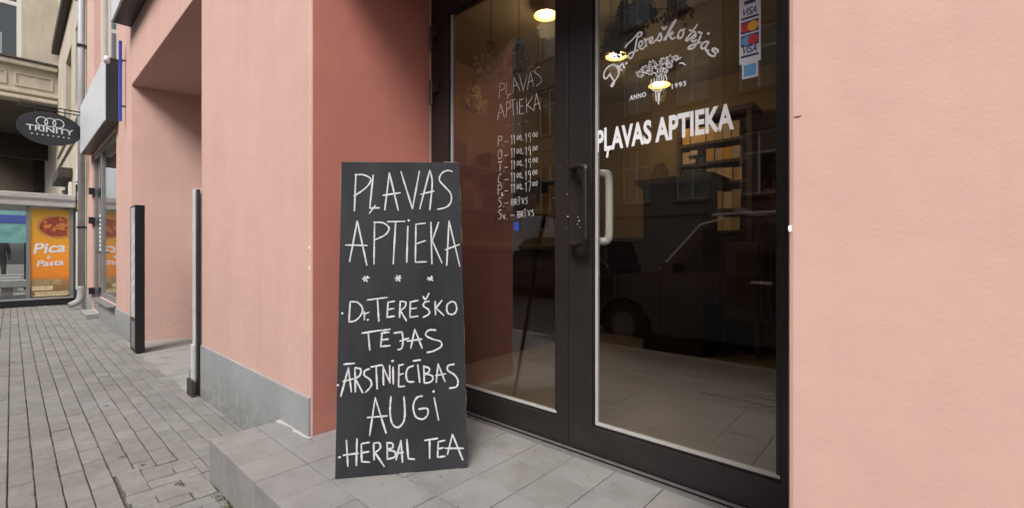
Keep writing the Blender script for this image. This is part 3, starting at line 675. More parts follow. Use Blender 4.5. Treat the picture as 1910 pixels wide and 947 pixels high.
# ============================================================ CHALKBOARD (A-frame)
yaw, lean = .914, .134; wv = Vector((math.cos(yaw), math.sin(yaw), 0)); bk = Vector((-wv.y, wv.x, 0)); uv = bk*math.sin(lean)+UP*math.cos(lean); nb = wv.cross(uv).normalized()
B0 = Vector((-1.75, -.126, STEP+.001)); 
cor = [onP(625, 890, B0, nb), onP(873, 875, B0, nb), onP(857, 303, B0, nb), onP(637, 302, B0, nb)]
dz = STEP+.002-min(cor[0].z, cor[1].z)
for i in (0, 1): cor[i] = cor[i] - uv*((cor[i].z-(STEP+.002))/uv.z)
bc = (cor[0]+cor[1])/2
cb = thing('chalkboard', (bc.x, bc.y, STEP), 'tall black sandwich chalkboard with white handwriting on the tiled doorstep', 'chalkboard')
m = MB(); T = .016; bkp = [c-nb*T for c in cor]; m.hexa([cor[0], cor[1], bkp[1], bkp[0], cor[3], cor[2], bkp[2], bkp[3]]); PN = m.build('front_panel', blackb, cb, bevel=.0015)
m = MB(); topm = [cor[3]-nb*T, cor[2]-nb*T]; off = bk*.42
lo = [Vector((*(cor[0]+off).xy, STEP+.002)), Vector((*(cor[1]+off).xy, STEP+.002))]
tp = [topm[0]+bk*.004-UP*.01, topm[1]+bk*.004-UP*.01]
m.hexa([lo[0], lo[1], lo[1]+bk*T, lo[0]+bk*T, tp[0], tp[1], tp[1]+bk*T, tp[0]+bk*T]); m.build('back_panel', blackb, cb)
for t in (.1, .86):
    p = cor[3].lerp(cor[2], t); m = MB(); q = p+wv*.06; m.hexa([p+UP*.001+nb*-.001, q+UP*.001+nb*-.001, q-nb*.04+UP*.001, p-nb*.04+UP*.001, p+UP*.004-nb*.001, q+UP*.004-nb*.001, q-nb*.04+UP*.004, p-nb*.04+UP*.004]); m.build('hinge', woodm, cb)
rw_ = random.Random(4)
def worn(a_, b_, ofs):
    m = MB(); t = 0.0
    while t < 1:
        l = rw_.uniform(.02, .12); r_ = rw_.uniform(.0008, .0022)
        if rw_.random() < .7: m.tube([a_.lerp(b_, t)+ofs, a_.lerp(b_, min(1, t+l*.5))+ofs, a_.lerp(b_, min(1, t+l))+ofs], [r_*.4, r_, r_*.4], 5)
        t += l+rw_.uniform(.0, .03)
    tag(m.build('worn_edge', woodm, cb), kind='stuff')
worn(cor[3], cor[2], -nb*.002); worn(cor[1], cor[2], -nb*.002); worn(cor[0], cor[3], -nb*.002)
# chalk dust smears left by wiping
m = MB()
onB = lambda x, y: onP(x, y, B0, nb)
bp0 = cor[0]
onB = lambda x, y: onP(x, y, bp0, nb)
LA = [[  # first two words
 [(178,125),(170,315)], [(175,130),(215,128),(255,150),(240,185),(205,215),(168,238)], [(268,130),(250,302)], [(250,302),(300,300)], [(278,288),(248,328)],
 [(352,118),(328,310)], [(352,118),(398,312)], [(320,235),(408,222)], [(412,112),(472,305)], [(508,110),(472,305)], [(562,105),(510,305)], [(562,105),(575,170),(562,310)], [(514,230),(583,213)],
 [(678,112),(655,106),(625,120),(612,155),(640,190),(670,225),(673,265),(650,295),(602,308)]],
 [[(185,368),(145,578)], [(185,368),(235,597)], [(125,493),(236,495)], [(275,375),(272,592)], [(272,375),(320,378),(350,405),(330,440),(272,468)], [(342,372),(432,370)], [(385,372),(372,590)], [(448,395),(442,582)], [(452,365)],
 [(490,385),(487,582)], [(490,385),(538,380)], [(487,488),(540,470)], [(487,582),(545,580)], [(568,375),(573,590)], [(608,375),(575,470)], [(570,460),(625,585)], [(662,368),(650,598)], [(662,368),(718,602)], [(642,518),(715,490)]],
 [[(213,668),(247,662)], [(222,656),(236,682)], [(238,655),(220,680)], [(382,665),(412,664)], [(390,652),(406,680)], [(408,652),(388,678)], [(552,660),(578,678)], [(572,655),(560,676)], [(550,670),(576,664)]],
 [[(107,848)], [(148,788),(142,892)], [(148,788),(185,790),(212,820),(205,855),(175,885),(142,892)], [(222,838),(222,880)], [(222,852),(245,842)], [(240,880)], [(238,778),(340,765)], [(290,772),(297,888)], [(345,790),(340,868)], [(345,790),(378,785)], [(342,828),(375,822)], [(340,868),(378,862)],
 [(408,785),(405,868)], [(408,785),(436,790),(432,815),(405,835)], [(408,830),(440,885)], [(462,785),(458,868)], [(460,790),(500,780)], [(460,825),(492,820)], [(458,868),(500,862)], [(558,785),(535,790),(530,810),(555,828),(558,850),(528,868)], [(528,760),(540,775),(558,742)],
 [(590,785),(592,855)], [(625,780),(592,822)], [(595,820),(635,858)], [(678,785),(655,800),(650,830),(662,850),(688,850),(702,825),(695,795),(678,785)]]]
LB = [[[(205,165),(300,150)], [(235,165),(243,250)], [(305,165),(298,232)], [(300,165),(340,160)], [(300,200),(335,195)], [(298,232),(345,228)], [(305,152),(345,145)], [(365,165),(405,158)], [(405,158),(411,200),(404,240),(385,248)], [(470,145),(450,240)], [(470,145),(507,240)], [(395,205),(440,190)], [(432,205),(505,195)], [(575,150),(540,150),(525,175),(560,195),(600,207),(603,232),(565,255),(532,262)]],
 [[(82,428)], [(135,340),(97,482)], [(135,340),(150,460)], [(108,408),(160,395)], [(112,322),(165,317)], [(168,340),(170,460)], [(168,340),(196,346),(194,375),(168,395)], [(170,395),(207,465)], [(240,345),(218,355),(216,378),(245,400),(250,430),(222,462)], [(250,335),(305,325)], [(275,335),(280,445)], [(310,330),(312,425)], [(310,335),(345,415)], [(345,415),(343,328)], [(360,335),(362,420)], [(358,305)],
 [(390,325),(388,435)], [(390,328),(412,322)], [(388,375),(412,368)], [(388,435),(418,432)], [(462,330),(435,342),(426,378),(436,408),(465,410)], [(485,325),(495,412)], [(462,305),(498,300)], [(515,330),(518,415)], [(515,332),(542,342),(540,362),(518,370),(555,378),(560,400),(540,415),(518,415)], [(588,320),(578,412)], [(588,320),(622,408)], [(575,378),(625,370)], [(668,322),(640,328),(636,352),(670,375),(688,405),(680,435),(645,442)]],
 [[(270,490),(242,680)], [(270,490),(325,668)], [(232,590),(330,582)], [(350,485),(345,560),(356,620),(385,640),(413,612),(420,560),(415,485)], [(508,482),(480,490),(462,532),(475,585),(510,598),(535,575),(532,545),(490,548)], [(568,490),(590,602)], [(565,458)]],
 [[(90,790)], [(125,705),(132,835)], [(178,697),(175,830)], [(110,780),(185,770)], [(200,722),(202,812)], [(200,722),(240,715)], [(200,768),(238,762)], [(202,812),(242,815)], [(262,720),(265,802)], [(262,720),(290,718),(295,745),(265,770)], [(268,765),(315,835)], [(330,715),(332,800)], [(330,718),(356,720),(358,742),(332,752),(368,762),(368,788),(332,800)], [(400,705),(375,802)], [(400,705),(408,815)], [(372,772),(412,765)], [(430,700),(437,795)], [(437,797),(468,800)],
 [(520,705),(585,695)], [(545,702),(545,795)], [(588,715),(585,790)], [(588,712),(622,705)], [(588,748),(615,742)], [(585,790),(622,785)], [(660,675),(635,775)], [(660,675),(712,802)], [(625,745),(715,745)]]]
LA[2:3] = [LA[2][0:3], LA[2][3:6], LA[2][6:9]]; LB[3:4] = [LB[3][:18], LB[3][18:]]
for ln in LA: m = MB(); strokes(m, ln, 600, 280, 2.7867, onB, nb, .0070, th=.0009, jit=.22); m.build('chalk_lettering', chalk, PN)
for ln in LB: m = MB(); strokes(m, ln, 600, 560, 2.7057, onB, nb, .0073, th=.0009, jit=.22); m.build('chalk_lettering', chalk, PN)

# ============================================================ STREET FITTINGS
g = thing('corner_guard', (XP, 0, 0), 'steel corner guard on pink pier edge beside the passage', 'corner guard')
zt = z_(.50)
pale = mat('pale_metal_paint', (.55, .54, .53), .4, .15, 12)
B(-4.295, -4.222, -.035, .05, .40, zt).build('guard_bar', pale, g, bevel=.004)
B(-4.31, -4.235, -.045, .05, .03, .398).build('lower_bar', pale, g, bevel=.004)
B(-4.2215, -4.168, -.030, -.0135, .02, zt-.01).build('dark_strip', darkmet, g)  # narrow dark strip to the right of the pale bar
m = MB(); m.box(-4.33, -4.18, -.065, -.0455, .0, .13); m.box(-4.335, -4.3105, -.0455, .02, .08, .19); m.build('foot_bracket', brownm, g, bevel=.003)

g = thing('display_case', (-7.2, 0, 0), 'narrow tall black display case on the far corner of the passage', 'display case')
xa = onY(243, 500, -.09).x; xb = onY(252, 500, -.09).x; zt = z_(.52)
m = MB(); wall(m, xa, xb, .02, zt, -.09, -.005, [(xa+.012, xb-.03, .40, zt-.02), (xa+.02, xb-.03, .06, .36)]); m.build('case', darkmet, g, bevel=.004)
painted_reflection = mat('painted_mirror_grey', (.50, .53, .53), .3, .25, 6)  # flat grey stands in for what the glass front reflects
m = MB(); m.box(xa+.012, xb-.03, -.087, -.06, .40, zt-.02); FR = m.build('mirror_panel', painted_reflection, g)
m = MB()
for k in range(6):
    z0 = .55+.15*k; m.add([(xa+.036, -.0875, z0), (xb-.031, -.0875, z0+.09), (xb-.031, -.0875, z0+.15), (xa+.036, -.0875, z0+.06)], [(0, 1, 2, 3)])
m.build('painted_reflection', whitem, FR)  # pale diagonals paint reflections onto the glass front
B(xa+.02, xb-.03, -.085, -.06, .06, .36).build('lower_panel', oppm, g)

# big fascia sign box over the far shop window
g = thing('fascia_sign', (-9, 0, 3), 'blank white fascia sign box with dark sides above far shop window', 'sign')
x1 = -8.25; x0 = onY(150, 250, -.15).x; a0, a1 = z_(1.80), z_(2.68)
B(x0, x1, -.135, -.004, a0, a1).build('box_body', signd, g, bevel=.004)
B(x0+.004, x1-.004, -.152, -.1352, a0+.004, a1-.004).build('front_panel', signw, g, bevel=.003)
g = thing('fascia_sign', (-6, 0, 4), 'white sign board with underside shade painted dark above the passage opening', 'sign')
B(-7.27, -5.2, -.17, -.002, z_(2.80), z_(3.5)).build('box_body', signd, g)  # dark body colour stands for the shadow under the board
B(-7.268, -5.202, -.19, -.1702, z_(2.805), z_(3.5)).build('front_panel', signw, g)
m = MB(); m.box(-7.276, -7.2701, -.19, -.004, z_(2.80), z_(2.98)); m.build('end_cap', bluem, g)
g = thing('blue_sign', (-7.68, 0, 3), 'narrow blue hanging sign seen edge on beside fascia box', 'sign')
B(-7.70, -7.66, -.072, -.040, z_(1.70), z_(2.74)).build('panel', bluem, g, bevel=.003)
for zz in (2.5, 1.9): MB().tube([(-7.69, .0, z_(zz)), (-7.69, -.045, z_(zz))], .012, 8).build('bracket', darkmet, g)
g = thing('wall_spotlight', (-7.9, 0, z_(2.5)), 'small white spotlight on the pink wall next to blue sign', 'spotlight')
m = MB(); m.lathe((-7.95, -.16, z_(2.50)), [(.0, 0), (.03, 0), (.035, .05), (.02, .09), (0, .09)], 14); m.build('lamp_head', whitem, g, smooth=True)
m = MB(); m.tube([(-7.95, 0, z_(2.56)), (-7.95, -.16, z_(2.56))], .01, 8); m.build('arm', darkmet, g)

# oval hanging sign
OX = -11.7
g = thing('oval_sign', (OX, -.5, 3.3), 'black oval hanging sign reading TRINITY on a wrought bracket', 'sign')
p0, p1 = onX(30, 238, OX), onX(153, 247, OX); cz = (onX(92, 210, OX).z+onX(92, 271, OX).z)/2+.0; ry = (onX(92, 210, OX).z-onX(92, 271, OX).z)/2; cy = (p0.y+p1.y)/2; rx = (p1.y-p0.y)/2
m = MB(); n = 48; ring = [(cy+math.cos(k*2*math.pi/n)*rx, cz+math.sin(k*2*math.pi/n)*ry) for k in range(n)]
m.add([(OX+.02, y, z) for y, z in ring]+[(OX-.02, y, z) for y, z in ring], [tuple(range(n)), tuple(range(2*n-1, n-1, -1))]+[(k, (k+1) % n, n+(k+1) % n, n+k) for k in range(n)])
OV = m.build('panel', ovalm, g, bevel=.004)
m = MB()
for a, b_ in ((cz+ry+.05, cz+ry+.03), (cz+ry+.12, cz+ry+.09)): m.tube([(OX, .0, b_), (OX, cy-rx*.9, a)], .011, 8)
for k in (-.45, .45): m.tube([(OX, cy+k*rx, cz+ry*.86), (OX, cy+k*rx, cz+ry+.09)], .008, 6)
m.lathe((OX, cy-rx*.9, cz+ry+.05), [(0, -.03), (.025, -.015), (.025, .015), (0, .03)], 8)
m.build('bracket', darkmet, g)
m = MB(); nX = Vector((1, 0, 0)); text(m, 'TRINITY', (OX+.021, cy-rx*.72, cz-ry*.22), (0, 1, 0), (0, 0, 1), rx*1.44, ry*.34, .015, .002)
for k in (-.25, 0, .25):
    pts = [(OX+.021, cy+k*rx+math.cos(a*math.pi/6)*rx*.17, cz+ry*.38+math.sin(a*math.pi/6)*ry*.26) for a in range(13)]; ribbon(m, pts, nX, .014, th=.002, jit=0, sub=2)
for k in range(8): dot(m, Vector((OX+.0215, cy-rx*.55+k*rx*.16, cz-ry*.42)), nX, .012, .001)
m.build('lettering', signw, OV)

# drainpipe between the buildings
g = thing('drainpipe', (-12.3, -.08, 0), 'grey zinc drainpipe between cream building and pink shop front', 'drainpipe')
m = MB(); m.tube([(-12.3, -.075, 8.5), (-12.3, -.075, .45)], .055, 12); m.build('pipe', drain, g, smooth=True)
m = MB(); m.tube(smoothpts([Vector(q) for q in ((-12.3, -.075, .46), (-12.3, -.08, .28), (-12.28, -.12, .16), (-12.25, -.24, .09))], 4), .06, 12); m.build('shoe', gblock, g, smooth=True)
for zz in (1.6, 3.4, 5.2): B(-12.37, -12.23, -.14, .0, zz, zz+.04).build('clip', darkmet, g)

# ============================================================ CREAM BUILDING
cbld = thing('cream_building', (-16, 0, 0), 'old cream stucco building with dark cornice beyond the pink shop', 'building')
CX0, CX1 = -20.4, -12.16
wn = [(-17.4, -15.7, z_(3.38), z_(5.2)), (-14.6, -13.2, z_(3.38), z_(5.2)), (-17.2, -15.6, -1, z_(1.75)), (-14.8, -13.75, z_(-.4), z_(1.0))]
m = MB(); wall(m, CX0, CX1, 0, 11, .0, .5, wn); m.build('facade_wall', cream, cbld)
for h in wn[:2]: sash(cbld, *h, .30, whitem)
W3 = sash(cbld, *wn[3], .12, whitem, nx=1, cross=0)
m = MB(); wall(m, -17.2, -15.6, 0, z_(1.75), .22, .30, [(-17.05, -15.75, .1, z_(1.2))]); DD = m.build('doorway', iwood, cbld)
B(-17.05, -15.75, .25, .26, .1, z_(1.2)).build('pane', glassw, DD); B(-17.1, -15.7, .45, .47, 0.02, z_(1.7)).build('room_backing', darkroom, DD)
B(-20.3, -12.5, -.16, -.002, z_(6.25), z_(6.5)).build('cornice', brownm, cbld, bevel=.02)
B(-17.6, -15.3, -.26, -.002, z_(1.80), z_(2.05)).build('door_hood', brownm, cbld, bevel=.02)
for x in (-17.65, -15.5, -13.55): B(x, x+.24, -.07, -.003, .32, z_(1.78) if x > -15 else z_(1.7)).build('pilaster', whitem, cbld, bevel=.01)
B(-20.3, -12.5, -.05, -.0025, 0, .30).build('plinth', oppm, cbld)
for zz in (2.6, 2.95): B(-20.3, -12.5, -.05, -.0025, z_(zz), z_(zz)+.07).build('string_course', cream, cbld, bevel=.01)
m = MB(); m.box(-13.3, -12.4, -.55, -.004, z_(5.35), z_(6.1)); m.build('maroon_bay', maroon, cbld)
# projecting wing over the pavement
wg = thing('projecting_wing', (-21, -2, 4), 'cream upper storey projecting over the pavement with tall window', 'building')
WX = -20.4; wb = onX(60, 190, WX).z; yL, yR = -2.3, -.003
def wallx(mb, y0, y1, z0, z1, x0, x1, holes):
    t = MB(); wall(t, y0, y1, z0, z1, x0, x1, holes); b = len(mb.v); mb.v += [Vector((v.y, v.x, v.z)) for v in t.v]; mb.f += [tuple(b+i for i in f) for f in t.f]; mb.mi += t.mi; return mb
wy1 = onX(40, 60, WX).y; wz = onX(10, 112, WX).z
m = MB(); wallx(m, yL, yR, wb, 11.5, WX, WX-.4, [(wy1-1.0, wy1, wz, 10.8)]); m.build('front_wall', cream, wg)
for k, (y0, y1) in enumerate(((wy1-1.0, wy1),)):
    m = MB(); wallx(m, y0, y1, wz, 10.8, WX-.12, WX-.18, [(y0+.1, y1-.1, wz+.1, wz+1.75), (y0+.1, y1-.1, wz+1.87, 10.7)]); F_ = m.build('window', whitem, wg)
    B(WX-.155, WX-.145, y0+.1, y1-.1, wz+.1, 10.7).build('pane', glassw, F_); B(WX-.6, WX-.58, y0, y1, wz, 10.8).build('room_backing', darkroom, F_)
    B(WX-.30, WX-.29, y0+.1, y1-.4, wz+.1, wz+.9).build('curtain', curtain, F_)
zc = onX(60, 125, WX).z
B(WX, WX+.16, yL, yR, zc-.06, zc+.10).build('ledge', cream, wg, bevel=.03)
B(WX, WX+.20, yL, yR-.01, zc+.10, zc+.16).build('ledge_cover', brownm, wg, bevel=.01)
B(WX+.001, WX+.10, yL, yR, wb, wb+.12).build('base_moulding', cream, wg, bevel=.03)
B(WX+.001, WX+.07, yL, yR, wb+.2, wb+.30).build('base_moulding', cream, wg, bevel=.02)
for y0, y1 in ((-.95, -.12), (-1.9, -1.1)):
    m = MB(); wallx(m, y0, y1, wb+.42, zc-.25, WX+.03, WX+.001, [(y0+.05, y1-.05, wb+.47, zc-.30)]); m.build('panel_moulding', cream, wg)
B(WX-9, WX-.4, yL, yR, wb-.02, wb+.3).build('soffit', soffm, wg)
B(WX-6.4, WX-6.0, yL, yR, wb-.9, wb-.02).build('beam', brownm, wg)
B(WX-9, WX-8.8, -1.6, -.35, 2.9, wb-.02).build('tan_panel', soffm, wg)
for y0, y1 in ((-.35, -.003), (-1.9, -1.6)): B(WX-9.05, WX-8.75, y0, y1, 0, wb-.02).build('pier', brownm, wg)
B(WX-14, WX-.4, yR, .3, 0, wb).build('arcade_wall', cream, wg)

# hanging shop sign on the cream front
g = thing('hanging_sign', (-13.0, -.2, 2), 'small black and yellow sign hanging from the cream front', 'sign')
q0, q1 = onX(141, 395, -13.0), onX(157, 345, -13.0)
m = MB(); m.box(-13.03, -12.99, q0.y, q1.y, q0.z, q1.z); PNL = m.build('panel', darkmet, g, bevel=.005)
B(-12.989, -12.985, q0.y+.02, q1.y-.05, q0.z+.03, q0.z+.22).build('yellow_field', syel, PNL)
B(-12.989, -12.985, q0.y+.02, q1.y-.05, q0.z+.24, q0.z+.42).build('white_field', swh, PNL)
m = MB(); m.tube([(-13.01, .0, q1.z+.05), (-13.01, q0.y, q1.z+.05)], .012, 8); m.tube([(-13.01, (q0.y+q1.y)/2, q1.z-.01), (-13.01, (q0.y+q1.y)/2, q1.z+.05)], .008, 6); m.build('bracket', darkmet, g)

# glazed porch with canopy and poster
PX = -13.62; pz0 = z_(-1.02); pzt = z_(.93)
g = thing('glazed_porch', (PX, -1.2, 0), 'glass porch with grey metal canopy standing on the pavement', 'porch')
py0 = -2.1
B(PX-1.9, PX+.12, py0-.1, -.075, z_(.95), z_(1.22)).build('canopy', canopym, g, bevel=.012)
B(PX-1.85, PX+.125, py0-.12, -.07, z_(1.06), z_(1.12)).build('canopy_band', greyframe, g)
B(PX-1.75, PX+.02, py0, -.10, .0, .14).build('base_sill', darkmet, g)
B(PX-.03, PX+.028, py0, -.10, .14, .175).build('bottom_rail', steel, g)
for y in (-.16, -.80, py0): B(PX-.03, PX+.03, y, y+.055, .176, z_(.95)).build('post', greyframe, g)
B(PX-1.72, PX-1.66, -.16, -.105, .14, z_(.95)).build('post', greyframe, g)
B(PX-.006, PX+.006, -.745, -.16, .175, z_(.95)).build('pane', glassp, g); B(PX-.006, PX+.006, py0+.055, -.80, .175, z_(.95)).build('pane', glassp, g)
# poster on the porch glass
ps = thing('pizza_poster', (PX, -.5, .2), 'orange poster reading Pica and Pasta on the porch glass', 'poster')
pm = bpy.data.materials.new('poster_print'); pm.use_nodes = True; N = pm.node_tree.nodes; L = pm.node_tree.links
tc = N.new('ShaderNodeTexCoord'); sx = N.new('ShaderNodeSeparateXYZ'); rp = N.new('ShaderNodeValToRGB'); L.new(tc.outputs['Generated'], sx.inputs[0]); L.new(sx.outputs['Z'], rp.inputs[0]); L.new(rp.outputs[0], N['Principled BSDF'].inputs['Base Color'])
rp.color_ramp.elements[0].color = (.20, .13, .05, 1); rp.color_ramp.elements[1].color = (.50, .28, .02, 1)
for p_, c_ in ((.16, (.30, .17, .06, 1)), (.24, (.75, .22, .02, 1)), (.5, (.80, .30, .02, 1)), (.75, (.62, .30, .02, 1))): e = rp.color_ramp.elements.new(p_); e.color = c_
ya, yb = -.74, -.165; za, zb3 = .19, z_(.90)
SH = B(PX+.007, PX+.010, ya, yb, za, zb3).build('sheet', pm, ps)
piz = mat('pizza_print', (.28, .045, .02), .5, .5, 14); foodm = mat('food_print', (.36, .25, .13), .5, .4, 12); paster = mat('pasta_print', (.62, .52, .30), .5, .25, 20)
Hh = zb3-za
m = MB(); n = 26; m.add([(PX+.0112, min(ya+.40+math.cos(k*2*math.pi/n)*.30, yb-.004), za+Hh*.80+math.sin(k*2*math.pi/n)*.24+math.cos(k*2*math.pi/n)*-.03) for k in range(n)], [tuple(range(n))]); m.build('pizza_picture', piz, SH)
m = MB(); rz_ = random.Random(8)
for k in range(16):
    a_ = rz_.uniform(0, 6.28); q_ = rz_.uniform(.1, .8); dot(m, Vector((PX+.0114, min(ya+.40+math.cos(a_)*.30*q_, yb-.05), za+Hh*.80+math.sin(a_)*.22*q_)), nX, rz_.uniform(.02, .045), .001)
tag(m.build('topping_picture', mat('topping_print', (.50, .17, .05), .5, .5, 25), SH), kind='stuff')
ribbon_ = MB(); ribbon(ribbon_, [Vector((PX+.0113, min(ya+.40+math.cos(k*math.pi/12)*.29, yb-.012), za+Hh*.80+math.sin(k*math.pi/12)*.23)) for k in range(25)], nX, .035, th=.001, sub=2); ribbon_.build('crust_picture', mat('crust_print', (.45, .22, .06), .5, .4, 18), SH)
def yzroll(y0, y1, z0, z1, mt, nm):
    B(PX+.0102, PX+.0122, y0, y1, z0, z1).build(nm, mt, SH, bevel=.0)
yzroll(ya+.02, yb-.12, za+Hh*.135, za+Hh*.20, foodm, 'food_picture'); yzroll(ya+.02, yb-.25, za+Hh*.075, za+Hh*.125, paster, 'food_picture')
m = MB(); r = random.Random(2)
for k in range(14):
    y = ya+.05+k*.036; ribbon(m, [Vector((PX+.011, y, za+Hh*.01)), Vector((PX+.011, y+.05, za+Hh*.035)), Vector((PX+.011, y+.01, za+Hh*.055))], nX, .022, th=.002, sub=3)
m.build('pasta_picture', paster, SH)
m = MB(); text(m, 'Pica', (PX+.0112, ya+.04, za+Hh*.49), (0, 1, .10), (0, 0, 1), .48, .22, .02, .002, shear=.15); text(m, '&', (PX+.0112, ya+.24, za+Hh*.435), (0, 1, 0), (0, 0, 1), None, .07, .01, .002); text(m, 'Pasta', (PX+.0112, ya+.09, za+Hh*.345), (0, 1, .08), (0, 0, 1), .40, .13, .02, .002, shear=.15)
m.build('lettering', swh, SH)
# beyond the porch
for i, (px, py) in enumerate(((30, 545), (45, 520), (52, 540))):
    pass
def block(x, y, sx_, sy_, h, lab):
    g = thing('stone_bench', (x, y, 0), lab, 'bench', 'stone benches beyond the porch'); B(x, x+sx_, y, y+sy_, h*.6, h).build('seat', gblock, g, bevel=.01)
    for yy in (y+.08, y+sy_-.28): B(x+.06, x+sx_-.06, yy, yy+.2, .0, h*.6).build('leg', oppm, g)
for (x, y), lb in zip(((-17.2, -1.25), (-19.2, -1.6), (-21.5, -1.5)), ('first low grey stone bench beyond the glass porch', 'second low grey stone bench beyond the glass porch', 'third low grey stone bench farthest beyond the glass porch')): block(x, y, .5, .8, .42, lb)
g = thing('teal_shop_board', (-19.8, -1.5, 0), 'teal shop board with a blue band standing beyond the glass porch', 'sign')
B(-19.85, -19.8, -2.1, -.62, 1.40, 2.55).build('board', teal, g); B(-19.8, -19.785, -2.0, -.66, 1.98, 2.22).build('blue_band', bluem, g)
for y in (-2.05, -.75): B(-19.86, -19.851, y, y+.06, 0, 2.5).build('post', darkmet, g)
# passer-by seen through the porch glass
def person(loc, h, label):
    g = thing('person', loc, label, 'person')
    J = [(0, 0, .95), (0, 0, 1.2), (0, 0, 1.42), (0, 0, 1.52), (0, .02, 1.66), (0, .1, .90), (.12, .11, .50), (.02, .11, .08), (.14, .11, .05), (0, -.1, .90), (-.14, -.11, .50), (-.34, -.11, .10), (-.24, -.11, .04), (0, .19, 1.40), (-.05, .24, 1.12), (.08, .24, .88), (0, -.19, 1.40), (.06, -.24, 1.12), (.2, -.22, .92)]
    E_ = [(0, 1), (1, 2), (2, 3), (3, 4), (0, 5), (5, 6), (6, 7), (7, 8), (0, 9), (9, 10), (10, 11), (11, 12), (2, 13), (13, 14), (14, 15), (2, 16), (16, 17), (17, 18)]
    Rr = [.15, .15, .14, .06, .10, .10, .065, .05, .045, .10, .065, .05, .045, .07, .05, .035, .07, .05, .035]
    me = bpy.data.meshes.new('body'); me.from_pydata([tuple(Vector(p)*h/1.76) for p in J], E_, []); me.materials.append(cloth); o = bpy.data.objects.new('body', me); COL.objects.link(o); o.parent = g
    sk = o.modifiers.new('skin', 'SKIN'); 
    if not me.skin_vertices: 
        bm = bmesh.new(); bm.from_mesh(me); bm.verts.layers.skin.verify(); bm.to_mesh(me); bm.free()
    for i, v in enumerate(me.skin_vertices[0].data): v.radius = (Rr[i]*h/1.76, Rr[i]*h/1.76); v.use_root = (i == 0)
    o.modifiers.new('sub', 'SUBSURF').levels = 2; o.modifiers['sub'].render_levels = 2
    mb = MB(); mb.lathe(Vector(loc)+Vector((0.0, .02, 1.66*h/1.76)), [(0, .125), (.06, .115), (.10, .06), (.112, 0), (.10, -.06), (.0, -.03)], 14); mb.build('hair', darkmet, g, smooth=True)
q = onZ(2, 532, 0)
person((q.x, q.y-.05, 0), 1.72, 'passer-by in dark clothes walking along the pavement beyond the glass porch')

# ============================================================ SHOP INTERIOR
FL = STEP-.006
g = thing('shelf_unit', (-1.6, 4.2, FL), 'dark wooden shelf unit of kraft boxes on the back wall', 'shelf')
sa, sb = onY(1262, 300, 4.1).x, onY(1402, 300, 4.1).x
ztop = onY(1330, 215, 4.1).z; shz = [onY(1330, p, 4.1).z for p in (262, 300, 340, 390, 430)]
m = MB(); m.box(sa, sa+.05, 4.1, 4.44, FL, ztop); m.box(sb-.05, sb, 4.1, 4.44, FL, ztop); m.build('side_panel', shelfm, g)
B(sa+.05, sb-.05, 4.42, 4.44, FL, ztop).build('back_panel', iwood, g); B(sa-.02, sb+.02, 4.08, 4.441, ztop, ztop+.05).build('top_board', shelfm, g)
r = random.Random(9)
for i, z in enumerate(shz):
    B(sa+.05, sb-.05, 4.1, 4.42, z-.03, z).build('shelf_board', shelfm, g)
    x = sa+.06; hh = (shz[i-1]-z if i else ztop-z)*.68
    while x < sb-.05-.10:
        w_ = r.uniform(.082, .094)
        if r.random() > .06:
            bx = B(x, x+w_-.006, 4.12+r.random()*.02, 4.32, z+.001, z+hh*r.uniform(.88, 1.0)).build('tea_box', kraft)
            tag(bx, 'kraft cardboard tea box standing in a row on the %s shelf of the wooden unit' % ('top', 'second', 'third', 'fourth', 'lowest')[i], 'box', 'tea boxes on the %s shelf' % ('top', 'second', 'third', 'fourth', 'lowest')[i])
        x += w_
B(sa+.051, sb-.051, 4.15, 4.415, FL, shz[-1]-.031).build('base_cabinet', iwood, g)
c = onY(1340, 600, 3.6); d = onY(1420, 452, 3.6)
g = thing('beige_cabinet', (c.x, 3.8, FL), 'beige low cabinet standing before the wooden shelf unit', 'cabinet')
B(c.x, d.x, 3.62, 4.0, c.z+.03, d.z).build('body', beige, g, bevel=.004); B(c.x+.02, d.x-.02, 3.65, 3.98, FL, c.z+.03).build('plinth', cabm, g); B(c.x+.01, d.x-.01, 3.612, 3.6195, c.z+.04, (c.z+d.z)/2-.01).build('door_front', beige, g); B(c.x+.01, d.x-.01, 3.612, 3.6195, (c.z+d.z)/2+.01, d.z-.01).build('drawer_front', beige, g)
# tall dark counter cabinet
a = onY(1186, 345, 3.0); b_ = onY(1330, 330, 3.0)
g = thing('dark_counter', (a.x, 3.2, FL), 'tall dark wooden counter cabinet with pale edged top', 'counter')
B(a.x+.05, b_.x-.1, 3.05, 3.45, FL, a.z-.02).build('body', cabm, g, bevel=.004); B(a.x, b_.x, 2.98, 3.5, a.z-.02, a.z+.045).build('top', shelfm, g, bevel=.006)
ctop = a.z+.045
q = onY(1232, 330, 3.2)
g = thing('glass_jar', (q.x, 3.2, ctop), 'wire bound glass jar on the dark counter', 'jar')
m = MB(); m.lathe((q.x, 3.2, ctop), [(.0, .002), (.06, .002), (.075, .05), (.07, .10), (.045, .13), (.045, .15)], 18); m.build('glass_body', jarm, g, smooth=True); m = MB()
for k in range(6):
    aa = k*math.pi/3; m.tube([(q.x+math.cos(aa)*.078, 3.2+math.sin(aa)*.078, ctop+.003), (q.x+math.cos(aa)*.082, 3.2+math.sin(aa)*.082, ctop+.08), (q.x+math.cos(aa)*.05, 3.2+math.sin(aa)*.05, ctop+.155)], .003, 5)
m.lathe((q.x, 3.2, ctop), [(0, .165), (.05, .16), (.05, .150), (0, .150)], 14); m.build('wire', chrome, g)
q = onY(1300, 325, 3.2)
g = thing('scale', (q.x, 3.2, ctop), 'small dark weighing scale on the dark counter', 'scale')
